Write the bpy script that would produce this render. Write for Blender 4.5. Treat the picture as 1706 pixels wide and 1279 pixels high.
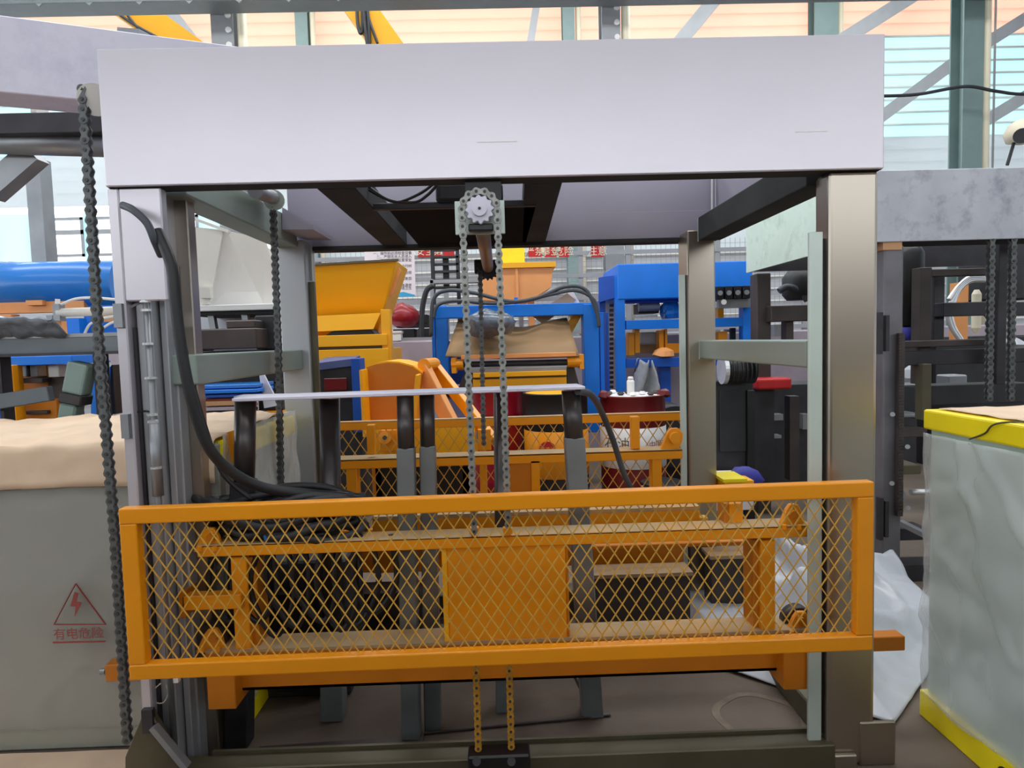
import bpy, math, random
from mathutils import Vector, Matrix, noise
random.seed(7)
S = bpy.context.scene
for o in list(bpy.data.objects): bpy.data.objects.remove(o)
COL = S.collection

# ------------------------------------------------------------------ camera, sky, lights, exposure
FPX, CXP, CYP, CAMH = 1100.0, 853.0, 639.5, 1.5
TH, RO, PS = .066, .028, .018
_s, _c = math.sin, math.cos
FW = Vector((_s(PS)*_c(TH), _c(PS)*_c(TH), -_s(TH)))
_r0 = Vector((_c(PS), -_s(PS), 0)); _u0 = _r0.cross(FW)
RT = _c(RO)*_r0 - _s(RO)*_u0; UP = _s(RO)*_r0 + _c(RO)*_u0
CAM = Vector((0, 0, CAMH))
cd = bpy.data.cameras.new('camera'); cam = bpy.data.objects.new('camera', cd); COL.objects.link(cam)
cd.sensor_width = 36; cd.lens = FPX/1706*36; cd.clip_start = .05; cd.clip_end = 200
M3 = Matrix((RT, UP, -FW)).transposed()
cam.matrix_world = Matrix.Translation(CAM) @ M3.to_4x4()
S.camera = cam

w = bpy.data.worlds.new('overcast_sky'); S.world = w; w.use_nodes = True
bg = w.node_tree.nodes['Background']; bg.inputs[0].default_value = (.90, .96, 1, 1); bg.inputs[1].default_value = 3.2

def area(name, loc, sx, sy, power, col=(1, 1, 1), rot=(0, 0, 0)):
    l = bpy.data.lights.new(name, 'AREA'); l.shape = 'RECTANGLE'; l.size = sx; l.size_y = sy; l.energy = power; l.color = col
    o = bpy.data.objects.new(name, l); o.location = loc; o.rotation_euler = rot; COL.objects.link(o); return o
# daylight through the translucent roof strips
area('skylight_strip_front', (0, -3.2, 9.8), 16, 2.4, 330, (1, .97, .95))
area('skylight_strip_middle', (0, 4.6, 9.8), 18, 1.6, 800, (.95, .98, 1))
area('skylight_strip_back', (0, 11.5, 9.8), 20, 2.0, 1300, (.93, .98, 1))
S.view_settings.view_transform = 'Standard'; S.view_settings.look = 'None'
S.view_settings.gamma = 1; S.view_settings.use_curve_mapping = False
S.view_settings.exposure = 0.1

# ------------------------------------------------------------------ measuring helpers
def ray(x, y): return FW + RT*((x-CXP)/FPX) - UP*((y-CYP)/FPX)
def P(x, y, Y): d = ray(x, y); return CAM + d*(Y/d.y)
def G(x, y, z=0.): d = ray(x, y); return CAM + d*((z-CAMH)/d.z)

# ------------------------------------------------------------------ materials
def lin(c): return tuple(((v/255)/12.92 if v/255 <= .04045 else ((v/255+.055)/1.055)**2.4) for v in c)
MATS = {}
def mat(name, rgb, rough=.5, metal=0., var=.12, scale=4., bump=0., bscale=30., spec=.5, stain=None, stretch=None, alpha=1., coat=0., stain_amt=.5, stain_scale=2.5):
    m = bpy.data.materials.new(name); m.use_nodes = True; nt = m.node_tree; n = nt.nodes; L = nt.links
    b = n['Principled BSDF']; b.inputs['Roughness'].default_value = rough; b.inputs['Metallic'].default_value = metal
    b.inputs['Specular IOR Level'].default_value = spec
    if coat: b.inputs['Coat Weight'].default_value = coat; b.inputs['Coat Roughness'].default_value = .12
    c = lin(rgb)
    tc = n.new('ShaderNodeTexCoord'); mp = n.new('ShaderNodeMapping'); L.new(tc.outputs['Object'], mp.inputs[0])
    if stretch: mp.inputs['Scale'].default_value = stretch
    nz = n.new('ShaderNodeTexNoise'); nz.inputs['Scale'].default_value = scale; nz.inputs['Detail'].default_value = 5; L.new(mp.outputs[0], nz.inputs[0])
    cr = n.new('ShaderNodeValToRGB'); L.new(nz.outputs[0], cr.inputs[0])
    cr.color_ramp.elements[0].position = .3; cr.color_ramp.elements[1].position = .7
    cr.color_ramp.elements[0].color = (*[v*(1-var) for v in c], 1); cr.color_ramp.elements[1].color = (*[min(1, v*(1+var)) for v in c], 1)
    out = cr.outputs[0]
    if stain:
        n2 = n.new('ShaderNodeTexNoise'); n2.inputs['Scale'].default_value = stain_scale; n2.inputs['Detail'].default_value = 8; n2.inputs['Roughness'].default_value = .7
        L.new(tc.outputs['Object'], n2.inputs[0])
        r2 = n.new('ShaderNodeValToRGB'); r2.color_ramp.elements[0].position = .5; r2.color_ramp.elements[1].position = .68
        r2.color_ramp.elements[1].color = (stain_amt,)*3+(1,); L.new(n2.outputs[0], r2.inputs[0])
        mx = n.new('ShaderNodeMixRGB'); L.new(r2.outputs[0], mx.inputs[0]); L.new(out, mx.inputs[1]); mx.inputs[2].default_value = (*lin(stain), 1); out = mx.outputs[0]
    L.new(out, b.inputs['Base Color'])
    if bump:
        bn = n.new('ShaderNodeTexNoise'); bn.inputs['Scale'].default_value = bscale; bn.inputs['Detail'].default_value = 4; L.new(mp.outputs[0], bn.inputs[0])
        bp = n.new('ShaderNodeBump'); bp.inputs['Strength'].default_value = bump; bp.inputs['Distance'].default_value = .01; L.new(bn.outputs[0], bp.inputs['Height']); L.new(bp.outputs[0], b.inputs['Normal'])
    if alpha < 1: b.inputs['Alpha'].default_value = alpha
    MATS[name] = m; return m
mat('concrete', (102, 89, 78), .8, var=.25, scale=1.3, bump=.25, bscale=25, stain=(84, 72, 62), stain_amt=.7, stain_scale=1.2)
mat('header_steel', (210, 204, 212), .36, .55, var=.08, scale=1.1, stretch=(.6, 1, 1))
mat('ring_dust', (122, 108, 95), .9, var=.3, scale=12)
mat('header_inner', (168, 163, 178), .5, .3, var=.06, scale=2)
mat('post_steel', (174, 163, 151), .3, .92, var=.06, scale=2, stretch=(1, 1, .4))
mat('rail_steel', (146, 158, 150), .42, .45, var=.08, scale=3, stretch=(1, .4, 4))
mat('strip_steel', (196, 208, 202), .4, .3, var=.05)
mat('grey_steel', (150, 152, 156), .42, .6, var=.12, scale=5)
mat('dark_steel', (58, 56, 60), .45, .4, var=.25, scale=6)
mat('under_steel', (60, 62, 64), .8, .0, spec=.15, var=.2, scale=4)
mat('back_post_steel', (176, 177, 182), .4, .5, var=.06, scale=2)
mat('matte_black', (34, 34, 36), .9, spec=.05)
mat('shaft_steel', (140, 122, 112), .35, .6)
mat('mid_steel', (112, 110, 116), .45, .4, var=.2, scale=5)
mat('brown_steel', (74, 66, 64), .5, .4, var=.25, scale=5)
mat('tube_steel', (74, 68, 68), .32, .6, var=.2, scale=6)
mat('sleeve_steel', (128, 134, 138), .4, .5, var=.15, scale=6)
mat('olive_steel', (92, 86, 68), .5, .4, var=.15, scale=4)
mat('mill_steel', (192, 194, 204), .5, .2, var=.1, scale=4, stain=(120, 120, 138), stain_amt=.6, stain_scale=6)
mat('lilac_steel', (216, 212, 228), .5, .15, var=.06, scale=2, stain=(176, 176, 196), stain_amt=.6, stain_scale=2)
mat('pale_green_steel', (214, 232, 222), .5, .2, var=.08, stain=(150, 165, 150), stain_scale=4)
mat('orange', (238, 150, 8), .36, var=.05, scale=3, coat=.15)
mat('orange_dusty', (178, 150, 112), .8, var=.15, scale=5, stain=(214, 140, 40), stain_amt=.6)
mat('wire_yellow', (206, 158, 66), .5, var=.15, scale=8)
mat('deep_orange', (196, 114, 8), .42, var=.08, scale=4)
mat('salmon_orange', (236, 160, 96), .5, var=.05)
mat('yellow', (255, 178, 10), .42, var=.04, scale=2)
mat('lemon', (252, 226, 14), .38, var=.06, scale=6)
mat('blue', (0, 122, 232), .42, var=.08, scale=3)
mat('deep_blue', (10, 80, 180), .45, var=.12)
mat('tank_blue', (30, 120, 205), .35, var=.05, coat=.3)
mat('slate_blue', (78, 92, 138), .5, var=.1)
mat('maroon', (112, 24, 28), .35, var=.12, coat=.2)
mat('crimson', (150, 16, 34), .35, var=.1, coat=.2)
mat('red', (186, 26, 32), .5, var=.15)
mat('black', (22, 22, 24), .45, var=.2)
mat('rubber', (34, 34, 37), .5, var=.15, scale=10)
mat('charcoal', (42, 42, 46), .55, var=.3, scale=7)
mat('hose_grey', (70, 74, 82), .5)
mat('chain_steel', (150, 150, 146), .45, .5, var=.25, scale=40)
mat('chain_dark', (96, 98, 99), .5, .4, var=.3, scale=30)
mat('pin_steel', (70, 70, 68), .5, .4)
mat('chain_yellow', (196, 140, 40), .55, var=.3, scale=30, stain=(70, 58, 40), stain_amt=.8, stain_scale=18)
mat('cream', (226, 222, 214), .5, var=.04)
mat('cream_pipe', (232, 222, 196), .5, var=.04)
mat('white', (240, 238, 236), .5, var=.03)
mat('white_paper', (238, 228, 232), .7, var=.03)
mat('cardboard', (196, 150, 112), .8, var=.12, scale=3)
mat('cream_card', (220, 192, 164), .75, var=.07, scale=5, bump=.3, bscale=9)
mat('tan_cover', (152, 120, 82), .7, var=.18, scale=2, stretch=(.3, 1, 3))
mat('cab_green', (184, 204, 196), .4, var=.06, scale=3)
mat('cab_grey', (150, 150, 140), .35, var=.1, scale=2.5, bump=.35, bscale=6)
mat('sheet', (184, 186, 194), .3, var=.08, scale=5, bump=.3, bscale=12)
mat('lilac_wall', (172, 158, 168), .6, var=.08)
mat('label_red', (146, 66, 60), .6)
mat('ink', (84, 84, 92), .7)
mat('plastic_grey', (104, 112, 126), .14, var=.3, scale=14, bump=.5, bscale=18)
mat('slate_steel', (100, 108, 116), .5, .2, var=.12)
mat('olive_cloth', (170, 172, 176), .8, var=.2, scale=12, bump=.4)
mat('bright_steel', (226, 228, 232), .25, .6)
mat('wood', (168, 138, 106), .7, var=.15, scale=4, stretch=(1, 6, 6))
mat('royal', (52, 52, 150), .7, var=.2)
mat('sky_blue_print', (60, 168, 214), .6)
mat('column_green', (122, 142, 140), .5, .1, var=.06)
mat('column_grey', (156, 158, 162), .5, .1, var=.06)
mat('beam_grey', (134, 142, 144), .5, .15, var=.06)
mat('roof_sheet', (216, 222, 226), .5)
def wrap_mat(name, tint, clear=.8):
    m = bpy.data.materials.new(name); m.use_nodes = True; nt = m.node_tree; n = nt.nodes; L = nt.links
    b = n['Principled BSDF']; out = n['Material Output']
    b.inputs['Base Color'].default_value = (*lin(tint), 1); b.inputs['Roughness'].default_value = .16
    t = n.new('ShaderNodeBsdfTransparent'); mx = n.new('ShaderNodeMixShader'); mx.inputs[0].default_value = 1-clear
    L.new(t.outputs[0], mx.inputs[1]); L.new(b.outputs[0], mx.inputs[2]); L.new(mx.outputs[0], out.inputs[0]); MATS[name] = m
wrap_mat('wrap', (235, 240, 240), .68)
wrap_mat('wrap_dull', (190, 188, 180), .7)
def panel_mat(name, rgb, tr=.5, base=.75):
    m = bpy.data.materials.new(name); m.use_nodes = True; nt = m.node_tree; n = nt.nodes; L = nt.links
    out = n['Material Output']; n.remove(n['Principled BSDF'])
    d = n.new('ShaderNodeBsdfDiffuse'); t = n.new('ShaderNodeBsdfTranslucent'); mx = n.new('ShaderNodeMixShader'); mx.inputs[0].default_value = tr
    tc = n.new('ShaderNodeTexCoord'); nz = n.new('ShaderNodeTexNoise'); nz.inputs['Scale'].default_value = .8; L.new(tc.outputs['Object'], nz.inputs[0])
    c = lin(rgb); cr = n.new('ShaderNodeValToRGB'); cr.color_ramp.elements[0].color = (*[v*.9 for v in c], 1); cr.color_ramp.elements[1].color = (*c, 1); L.new(nz.outputs[0], cr.inputs[0])
    L.new(cr.outputs[0], d.inputs[0]); L.new(cr.outputs[0], t.inputs[0]); L.new(d.outputs[0], mx.inputs[1]); L.new(t.outputs[0], mx.inputs[2]); L.new(mx.outputs[0], out.inputs[0]); MATS[name] = m
panel_mat('clad_cyan', (218, 241, 246), .62)
panel_mat('clad_peach', (255, 220, 204), .62)
panel_mat('clad_grey', (196, 196, 200), .25)
panel_mat('clad_top', (222, 226, 228), .4)
def glass_mat():
    m = bpy.data.materials.new('window_glass'); m.use_nodes = True; nt = m.node_tree; n = nt.nodes; L = nt.links
    b = n['Principled BSDF']; t = n.new('ShaderNodeBsdfTransparent'); mx = n.new('ShaderNodeMixShader'); mx.inputs[0].default_value = .1
    b.inputs['Roughness'].default_value = .05
    L.new(t.outputs[0], mx.inputs[1]); L.new(b.outputs[0], mx.inputs[2]); L.new(mx.outputs[0], n['Material Output'].inputs[0]); MATS['window_glass'] = m
glass_mat()

# ------------------------------------------------------------------ geometry helpers
ORG = {}
class MB:
    def __init__(s): s.v = []; s.f = []
    def add(s, vs, fs):
        k = len(s.v); s.v += [Vector(q) for q in vs]; s.f += [tuple(i+k for i in f) for f in fs]; return s
    def hexa(s, a, b):                       # a: 4 points loop, b: 4 points loop
        return s.add(list(a)+list(b), [(3, 2, 1, 0), (4, 5, 6, 7), (0, 1, 5, 4), (1, 2, 6, 5), (2, 3, 7, 6), (3, 0, 4, 7)])
    def box(s, x0, x1, y0, y1, z0, z1):
        x0, x1 = sorted((x0, x1)); y0, y1 = sorted((y0, y1)); z0, z1 = sorted((z0, z1))
        return s.hexa([(x0, y0, z0), (x1, y0, z0), (x1, y1, z0), (x0, y1, z0)], [(x0, y0, z1), (x1, y0, z1), (x1, y1, z1), (x0, y1, z1)])
    def pbox(s, x0, y0, x1, y1, Y, d):       # box whose front face spans a measured rectangle at depth Y
        xm, ym = (x0+x1)/2, (y0+y1)/2
        return s.box(P(x0, ym, Y).x, P(x1, ym, Y).x, Y, Y+d, P(xm, y1, Y).z, P(xm, y0, Y).z)
    def bar(s, a, b, w, h, up=(0, 0, 1)):    # oriented box along a-b; w sideways, h along up
        a, b = Vector(a), Vector(b); d = (b-a).normalized(); u = Vector(up)
        if abs(d.dot(u)) > .99: u = Vector((0, 1, 0))
        r = d.cross(u).normalized(); u = r.cross(d)
        q = lambda c: [c-r*w/2-u*h/2, c+r*w/2-u*h/2, c+r*w/2+u*h/2, c-r*w/2+u*h/2]
        return s.hexa(q(a), q(b))
    def cyl(s, a, b, r, n=16, r2=None, cap=True):
        a, b = Vector(a), Vector(b); r2 = r if r2 is None else r2; d = (b-a).normalized()
        u = d.orthogonal().normalized(); v = d.cross(u); k = len(s.v)
        for c, rr in ((a, r), (b, r2)):
            for i in range(n): t = 2*math.pi*i/n; s.v.append(c+u*math.cos(t)*rr+v*math.sin(t)*rr)
        for i in range(n): j = (i+1) % n; s.f.append((k+i, k+j, k+n+j, k+n+i))
        if cap: s.f.append(tuple(k+n-1-i for i in range(n))); s.f.append(tuple(k+n+i for i in range(n)))
        return s
    def lathe(s, c, prof, n=32):             # prof: list of (r, z) about the vertical through c
        c = Vector(c); k = len(s.v)
        for r, z in prof:
            for i in range(n): t = 2*math.pi*i/n; s.v.append(c+Vector((math.cos(t)*r, math.sin(t)*r, z)))
        for a in range(len(prof)-1):
            for i in range(n): j = (i+1) % n; s.f.append((k+a*n+i, k+a*n+j, k+(a+1)*n+j, k+(a+1)*n+i))
        s.f.append(tuple(k+n-1-i for i in range(n))); s.f.append(tuple(k+(len(prof)-1)*n+i for i in range(n)))
        return s
    def prism(s, pts, d):                    # polygon swept along vector d
        n = len(pts); d = Vector(d); k = len(s.v); s.v += [Vector(q) for q in pts]+[Vector(q)+d for q in pts]
        s.f.append(tuple(k+n-1-i for i in range(n))); s.f.append(tuple(k+n+i for i in range(n)))
        for i in range(n): j = (i+1) % n; s.f.append((k+i, k+j, k+n+j, k+n+i))
        return s
    def pprism(s, px, Y, d): return s.prism([P(x, y, Y) for x, y in px], (0, d, 0))
    def tube(s, pts, r, n=8, sub=6):
        pts = [Vector(q) for q in pts]; path = []
        if sub > 1 and len(pts) > 2:
            for i in range(len(pts)-1):
                p0 = pts[max(i-1, 0)]; p1 = pts[i]; p2 = pts[i+1]; p3 = pts[min(i+2, len(pts)-1)]
                for t in range(sub):
                    t /= sub; path.append(.5*((2*p1)+(p2-p0)*t+(2*p0-5*p1+4*p2-p3)*t*t+(3*p1-p0-3*p2+p3)*t**3))
            path.append(pts[-1])
        else: path = pts
        k = len(s.v); m = len(path); u = None
        for i, c in enumerate(path):
            d = (path[min(i+1, m-1)]-path[max(i-1, 0)]).normalized()
            u = d.orthogonal().normalized() if u is None else (u-d*u.dot(d)).normalized()
            v = d.cross(u)
            for j in range(n): t = 2*math.pi*j/n; s.v.append(c+u*math.cos(t)*r+v*math.sin(t)*r)
        for i in range(m-1):
            for j in range(n): q = (j+1) % n; s.f.append((k+i*n+j, k+i*n+q, k+(i+1)*n+q, k+(i+1)*n+j))
        s.f.append(tuple(k+n-1-j for j in range(n))); s.f.append(tuple(k+(m-1)*n+j for j in range(n)))
        return s
    def sheet(s, fn, nu, nv, th=.004):       # thin closed sheet from fn(u, v)
        k = len(s.v); tops = [[Vector(fn(i/nu, j/nv)) for j in range(nv+1)] for i in range(nu+1)]
        def nrm(i, j):
            a = tops[min(i+1, nu)][j]-tops[max(i-1, 0)][j]; b = tops[i][min(j+1, nv)]-tops[i][max(j-1, 0)]
            q = a.cross(b); return q.normalized() if q.length > 1e-9 else Vector((0, 0, 1))
        for L in (0, 1):
            for i in range(nu+1):
                for j in range(nv+1): s.v.append(tops[i][j]-nrm(i, j)*th*L)
        N = (nu+1)*(nv+1); ix = lambda i, j: k+i*(nv+1)+j
        for i in range(nu):
            for j in range(nv):
                q = (ix(i, j), ix(i+1, j), ix(i+1, j+1), ix(i, j+1)); s.f.append(q); s.f.append(tuple(x+N for x in reversed(q)))
        for i in range(nu):
            for j in (0, nv): q = (ix(i, j), ix(i+1, j), ix(i+1, j)+N, ix(i, j)+N); s.f.append(q if j else q[::-1])
        for j in range(nv):
            for i in (0, nu): q = (ix(i, j), ix(i, j+1), ix(i, j+1)+N, ix(i, j)+N); s.f.append(q[::-1] if i else q)
        return s
    def build(s, name, m, parent=None, bevel=0, smooth=False, seg=1, label=None, cat=None, group=None, kind=None, origin=None):
        lo = Vector([min(q[i] for q in s.v) for i in range(3)]); hi = Vector([max(q[i] for q in s.v) for i in range(3)])
        og = Vector(origin) if origin else ((lo+hi)/2 if parent else Vector(((lo.x+hi.x)/2, (lo.y+hi.y)/2, lo.z)))
        me = bpy.data.meshes.new(name); me.from_pydata([tuple(q-og) for q in s.v], [], s.f); me.update()
        me.materials.append(MATS[m])
        o = bpy.data.objects.new(name, me); COL.objects.link(o); ORG[o] = og
        if parent: o.parent = parent; o.location = og-ORG[parent]
        else: o.location = og
        if smooth:
            for p in me.polygons: p.use_smooth = len(p.vertices) <= 4
        if bevel:
            b = o.modifiers.new('edge', 'BEVEL'); b.width = bevel; b.segments = seg; b.limit_method = 'ANGLE'; b.angle_limit = .6
        return tag(o, label, cat, group, kind)
def tag(o, label=None, cat=None, group=None, kind=None):
    if label: o['label'] = label
    if cat: o['category'] = cat
    if group: o['group'] = group
    if kind: o['kind'] = kind
    return o
def thing(name, loc, label=None, cat=None, group=None, kind=None):
    o = bpy.data.objects.new(name, None); COL.objects.link(o); o.location = loc; ORG[o] = Vector(loc); o.empty_display_size = .1
    return tag(o, label, cat, group, kind)
def link_copy(src, parent, loc, rot=None):
    c = src.copy(); COL.objects.link(c); c.parent = parent; c.location = Vector(loc)-ORG[parent]
    if rot: c.rotation_euler = rot
    ORG[c] = Vector(loc); return c
def pb(name, m, parent, *r, bevel=.003, **k): return MB().pbox(*r).build(name, m, parent, bevel=bevel, **k)
def text_mesh(name, s, size, loc, m, parent, rot=(math.pi/2, 0, 0), align='CENTER', ext=.0006):
    c = bpy.data.curves.new(name, 'FONT'); c.body = s; c.size = size; c.align_x = align; c.align_y = 'CENTER'; c.extrude = ext; c.resolution_u = 2
    t = bpy.data.objects.new(name+'_curve', c); COL.objects.link(t); dg = bpy.context.evaluated_depsgraph_get(); dg.update()
    me = bpy.data.meshes.new_from_object(t.evaluated_get(dg)); bpy.data.objects.remove(t); bpy.data.curves.remove(c)
    me.materials.clear(); me.materials.append(MATS[m])
    o = bpy.data.objects.new(name, me); COL.objects.link(o); o.parent = parent; o.location = Vector(loc)-ORG[parent]; o.rotation_euler = rot; ORG[o] = Vector(loc); return o
def chain(name, path, pitch, m, label, group=None, wid=.5, single=True, axis=(0, 1, 0), parent=None):
    """roller chain along a polyline: alternating inner and outer link plates, each link its own part"""
    path = [Vector(q) for q in path]; ds = [0]
    for a, b in zip(path, path[1:]): ds.append(ds[-1]+(b-a).length)
    def at(t):
        for i in range(len(path)-1):
            if t <= ds[i+1] or i == len(path)-2: return path[i].lerp(path[i+1], (t-ds[i])/(ds[i+1]-ds[i]))
    n = int(ds[-1]/pitch); root = parent or thing(name, at(ds[-1]) if at(ds[-1]).z < at(0).z else at(0), label, 'chain', group)
    def plate(w):
        mb = MB(); h = pitch*.46; ex = Vector((1, 0, 0)); pr = []
        for sgn in (-1, 1):
            pts = []
            for i in range(6): t = -math.pi/2+math.pi*i/5; pts.append((h*math.cos(t)*.9, h*math.sin(t), pitch/2))
            # outline in the x-z plane, a waisted figure-of-eight plate
            ring = []
            for i in range(7): t = math.pi*i/6; ring.append((h*math.cos(t), 0, pitch/2+h*math.sin(t)))
            ring.append((-h*.6, 0, 0))
            for i in range(7): t = math.pi+math.pi*i/6; ring.append((h*math.cos(t), 0, -pitch/2+h*math.sin(t)))
            ring.append((h*.6, 0, 0))
            y = sgn*w/2
            mb.prism([(x, y-pitch*.05, z) for x, _, z in ring], (0, pitch*.1, 0))
        nf = len(mb.f)
        for z in (-pitch/2, pitch/2): mb.cyl((0, -w/2-pitch*.14, z), (0, w/2+pitch*.14, z), pitch*.19, 8)
        return mb, nf
    protos = []
    ax = Vector(axis)
    for i in range(n):
        a, b = at(i*pitch), at((i+1)*pitch); c = (a+b)/2; z = (b-a).normalized(); y = (ax-z*ax.dot(z)).normalized(); x = y.cross(z)
        R = Matrix((x, y, z)).transposed()
        k = i % 2
        if len(protos) <= k:
            mb, nf = plate(pitch*wid*(1.0 if k else 1.35)); mb.v = [q+c for q in mb.v]; o = mb.build('link', m, root, origin=c); protos.append(o); o.data.materials.append(MATS['pin_steel'])
            for p in o.data.polygons: p.material_index = 1 if p.index >= nf else 0
        else: o = link_copy(protos[k], root, c)
        o.rotation_euler = R.to_euler()
    return root

# ================================================================== THE SETTING
flo = MB().box(-14, 14, -8, 16, -.2, 0).build('floor', 'concrete', kind='structure')
q = G(1268, 1195); mb = MB(); n = 40
for k in range(n):
    a, b = 2*math.pi*k/n, 2*math.pi*(k+1)/n; rr = lambda t: .15+.006*math.sin(5*t)
    pt = lambda t, d: (q.x+(rr(t)+d)*math.cos(t), q.y+(rr(t)+d)*math.sin(t), .0)
    mb.hexa([pt(a, 0), pt(b, 0), pt(b, .03), pt(a, .03)], [Vector(p)+Vector((0, 0, .0015)) for p in (pt(a, 0), pt(b, 0), pt(b, .03), pt(a, .03))])
mb.build('ring_mark', 'ring_dust', flo)
YW = 15.7
# back wall: ribbed cladding strips on girts, with a strip of windows on the left
wall = thing('wall_back', (0, YW, 0), kind='structure')
pitch = .287
winx = [(-13.4, -11.55), (-10.75, -9.55), (-9.3, -8.3), (-8.05, -6.9), (-6.4, -5.2)]
wz0, wz1 = 3.72, 4.62
for i in range(35):
    z0 = i*pitch; z1 = z0+pitch-.05
    if z0 > 10: break
    m = 'clad_grey' if z0 < 3.4 else 'clad_top' if z0 < 5.9 else ('clad_cyan' if z0 < 8.3 else ('clad_peach' if z0 < 9.0 else 'clad_top'))
    ribbed = z0 < 3.4 or 5.9 < z0 < 8.3
    z1 = z0+pitch-.002
    segs = [(-14, 14)]
    if z1 > wz0 and z0 < wz1: segs = [(-5.0, 14)]
    for a, b in segs:
        mb = MB(); mb.hexa([(a, YW+.03, z0), (b, YW+.03, z0), (b, YW+.06, z0), (a, YW+.06, z0)], [(a, YW, z1), (b, YW, z1), (b, YW+.06, z1), (a, YW+.06, z1)])
        mb.build('cladding_strip', m, wall)
        if ribbed: MB().box(a, b, YW-.03, YW+.03, z1-.035, z1).build('girt', 'cream', wall)
a0 = -14
for k, (x0, x1) in enumerate(winx):          # wall pieces between the windows
    MB().box(a0, x0, YW, YW+.06, wz0-.2, wz1+.1).build('cladding_strip', 'clad_cyan', wall); a0 = x1
    wn = thing('window_%d' % (k+1), (x0, YW, wz0), kind='structure')
    fr = MB()
    for q in ((x0, x0+.06, wz0, wz1), (x1-.06, x1, wz0, wz1), (x0, x1, wz0, wz0+.06), (x0, x1, wz1-.06, wz1), (x0, x1, (wz0+wz1)/2+.06, (wz0+wz1)/2+.16)): fr.box(q[0], q[1], YW-.02, YW+.06, q[2], q[3])
    fr.build('window_frame', 'column_grey', wn)
    MB().box(x0+.06, x1-.06, YW+.02, YW+.03, wz0+.06, (wz0+wz1)/2+.06).build('pane', 'window_glass', wn)
    MB().box(x0+.06, x1-.06, YW+.02, YW+.03, (wz0+wz1)/2+.16, wz1-.06).build('pane', 'window_glass', wn)
MB().box(a0, -5.0, YW, YW+.06, wz0-.2, wz1+.1).build('cladding_strip', 'clad_cyan', wall)
wl = thing('wall_left', (-14, 4, 0), kind='structure')
MB().box(-14.2, -14, -8, 16, 0, 2.4).build('lower_cladding', 'clad_top', wl)
MB().box(-14.2, -14, -8, 16, 6, 10).build('upper_cladding', 'clad_top', wl)
MB().box(-14.12, -14.1, -8, 16, 2.4, 6).build('pane', 'window_glass', wl)
MB().box(14, 14.2, -8, 16, 0, 10).build('wall_right', 'clad_top', kind='structure')
MB().box(-3, 1.6, -1.8, -1.3, 0, 2.0).build('light_blocker', 'olive_steel', kind='structure', bevel=.02)  # added out of view behind the camera to shade the lower gantry
wf = thing('wall_front', (0, -8, 0), kind='structure')
MB().box(-14, 14, -8.2, -8, 0, 3.2).build('lower_cladding', 'olive_steel', wf)
MB().box(-14, 14, -8.2, -8, 5.6, 10).build('upper_cladding', 'column_grey', wf)
MB().box(-14.2, 14.2, -8.2, 16, 10, 10.1).build('ceiling', 'roof_sheet', kind='structure')
PZ = P(700, 567, 8.5).z
MB().box(-5, 7, 8.5, 9.9, 0, PZ).build('baseboard_back', 'lilac_wall', kind='structure', bevel=.02)

def column(px0, px1, Y, m, ztop, pipe=None, plate=False):
    x0 = P(px0, 60, Y).x; x1 = P(px1, 60, Y).x
    t = thing('column', ((x0+x1)/2, Y, 0), kind='structure'); wd = x1-x0
    MB().box(x0, x1, Y, Y+.03, 0, ztop).build('flange', m, t)
    MB().box(x0, x1, Y+.3, Y+.33, 0, ztop).build('flange', m, t)
    MB().box((x0+x1)/2-.015, (x0+x1)/2+.015, Y+.03, Y+.3, 0, ztop).build('web', m, t)
    if pipe: MB().cyl((x1+.1*pipe, Y+.1, .1), (x1+.1*pipe, Y+.1, ztop), .07*pipe).build('downpipe', 'cream_pipe', t, smooth=True)
    if plate:
        MB().box(x0, x0+wd*.55, Y-.14, Y, ztop-3, ztop).build('bracket_plate', 'column_grey', t)
        for i in range(6): MB().cyl((x0+wd*.8, Y-.03, 5.9+i*.22), (x0+wd*.8, Y, 5.9+i*.22), .045, 8).build('bolt', 'white', t)
    return t
YC = 10.5
for a, b, plate in ((352, 389, True), (1003, 1034, True), (1606, 1640, False)): column(a, b, YC, 'column_green' if a > 1500 else 'column_grey', 9.9, 1, plate)
for a, b in ((492, 513), (938, 958), (1357, 1397)): column(a, b, 15.2, 'column_green', 9.9, .9)
MB().box(P(1640, 200, YC).x+.2, P(1656, 200, YC).x+.05, YC+.05, YC+.1, 0, 9.9).build('trim_1', 'column_grey', kind='structure')
# crane runway beam along the near column row
rb = thing('beam', (0, YC, 6.7), kind='structure')
zb = P(853, 17, YC).z
MB().box(-13.9, 13.9, YC-.45, YC-.05, zb, zb+.05).build('lower_flange', 'beam_grey', rb, bevel=.01)
MB().box(-13.9, 13.9, YC-.3, YC-.24, zb+.05, zb+.75).build('beam_web', 'beam_grey', rb)
MB().box(-13.9, 13.9, YC-.5, YC-.1, zb+.75, zb+.82).build('upper_flange', 'beam_grey', rb)
st = None
for i in range(28):
    x = -9.4+i*.72
    mb = MB(); mb.prism([(x-.05, YC-.46, zb), (x+.05, YC-.46, zb), (x, YC-.46, zb-.045)], (0, .02, 0))
    st = mb.build('clip', 'column_grey', rb, origin=(x, YC-.45, zb)) if st is None else link_copy(st, rb, (x, YC-.45, zb))
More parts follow.
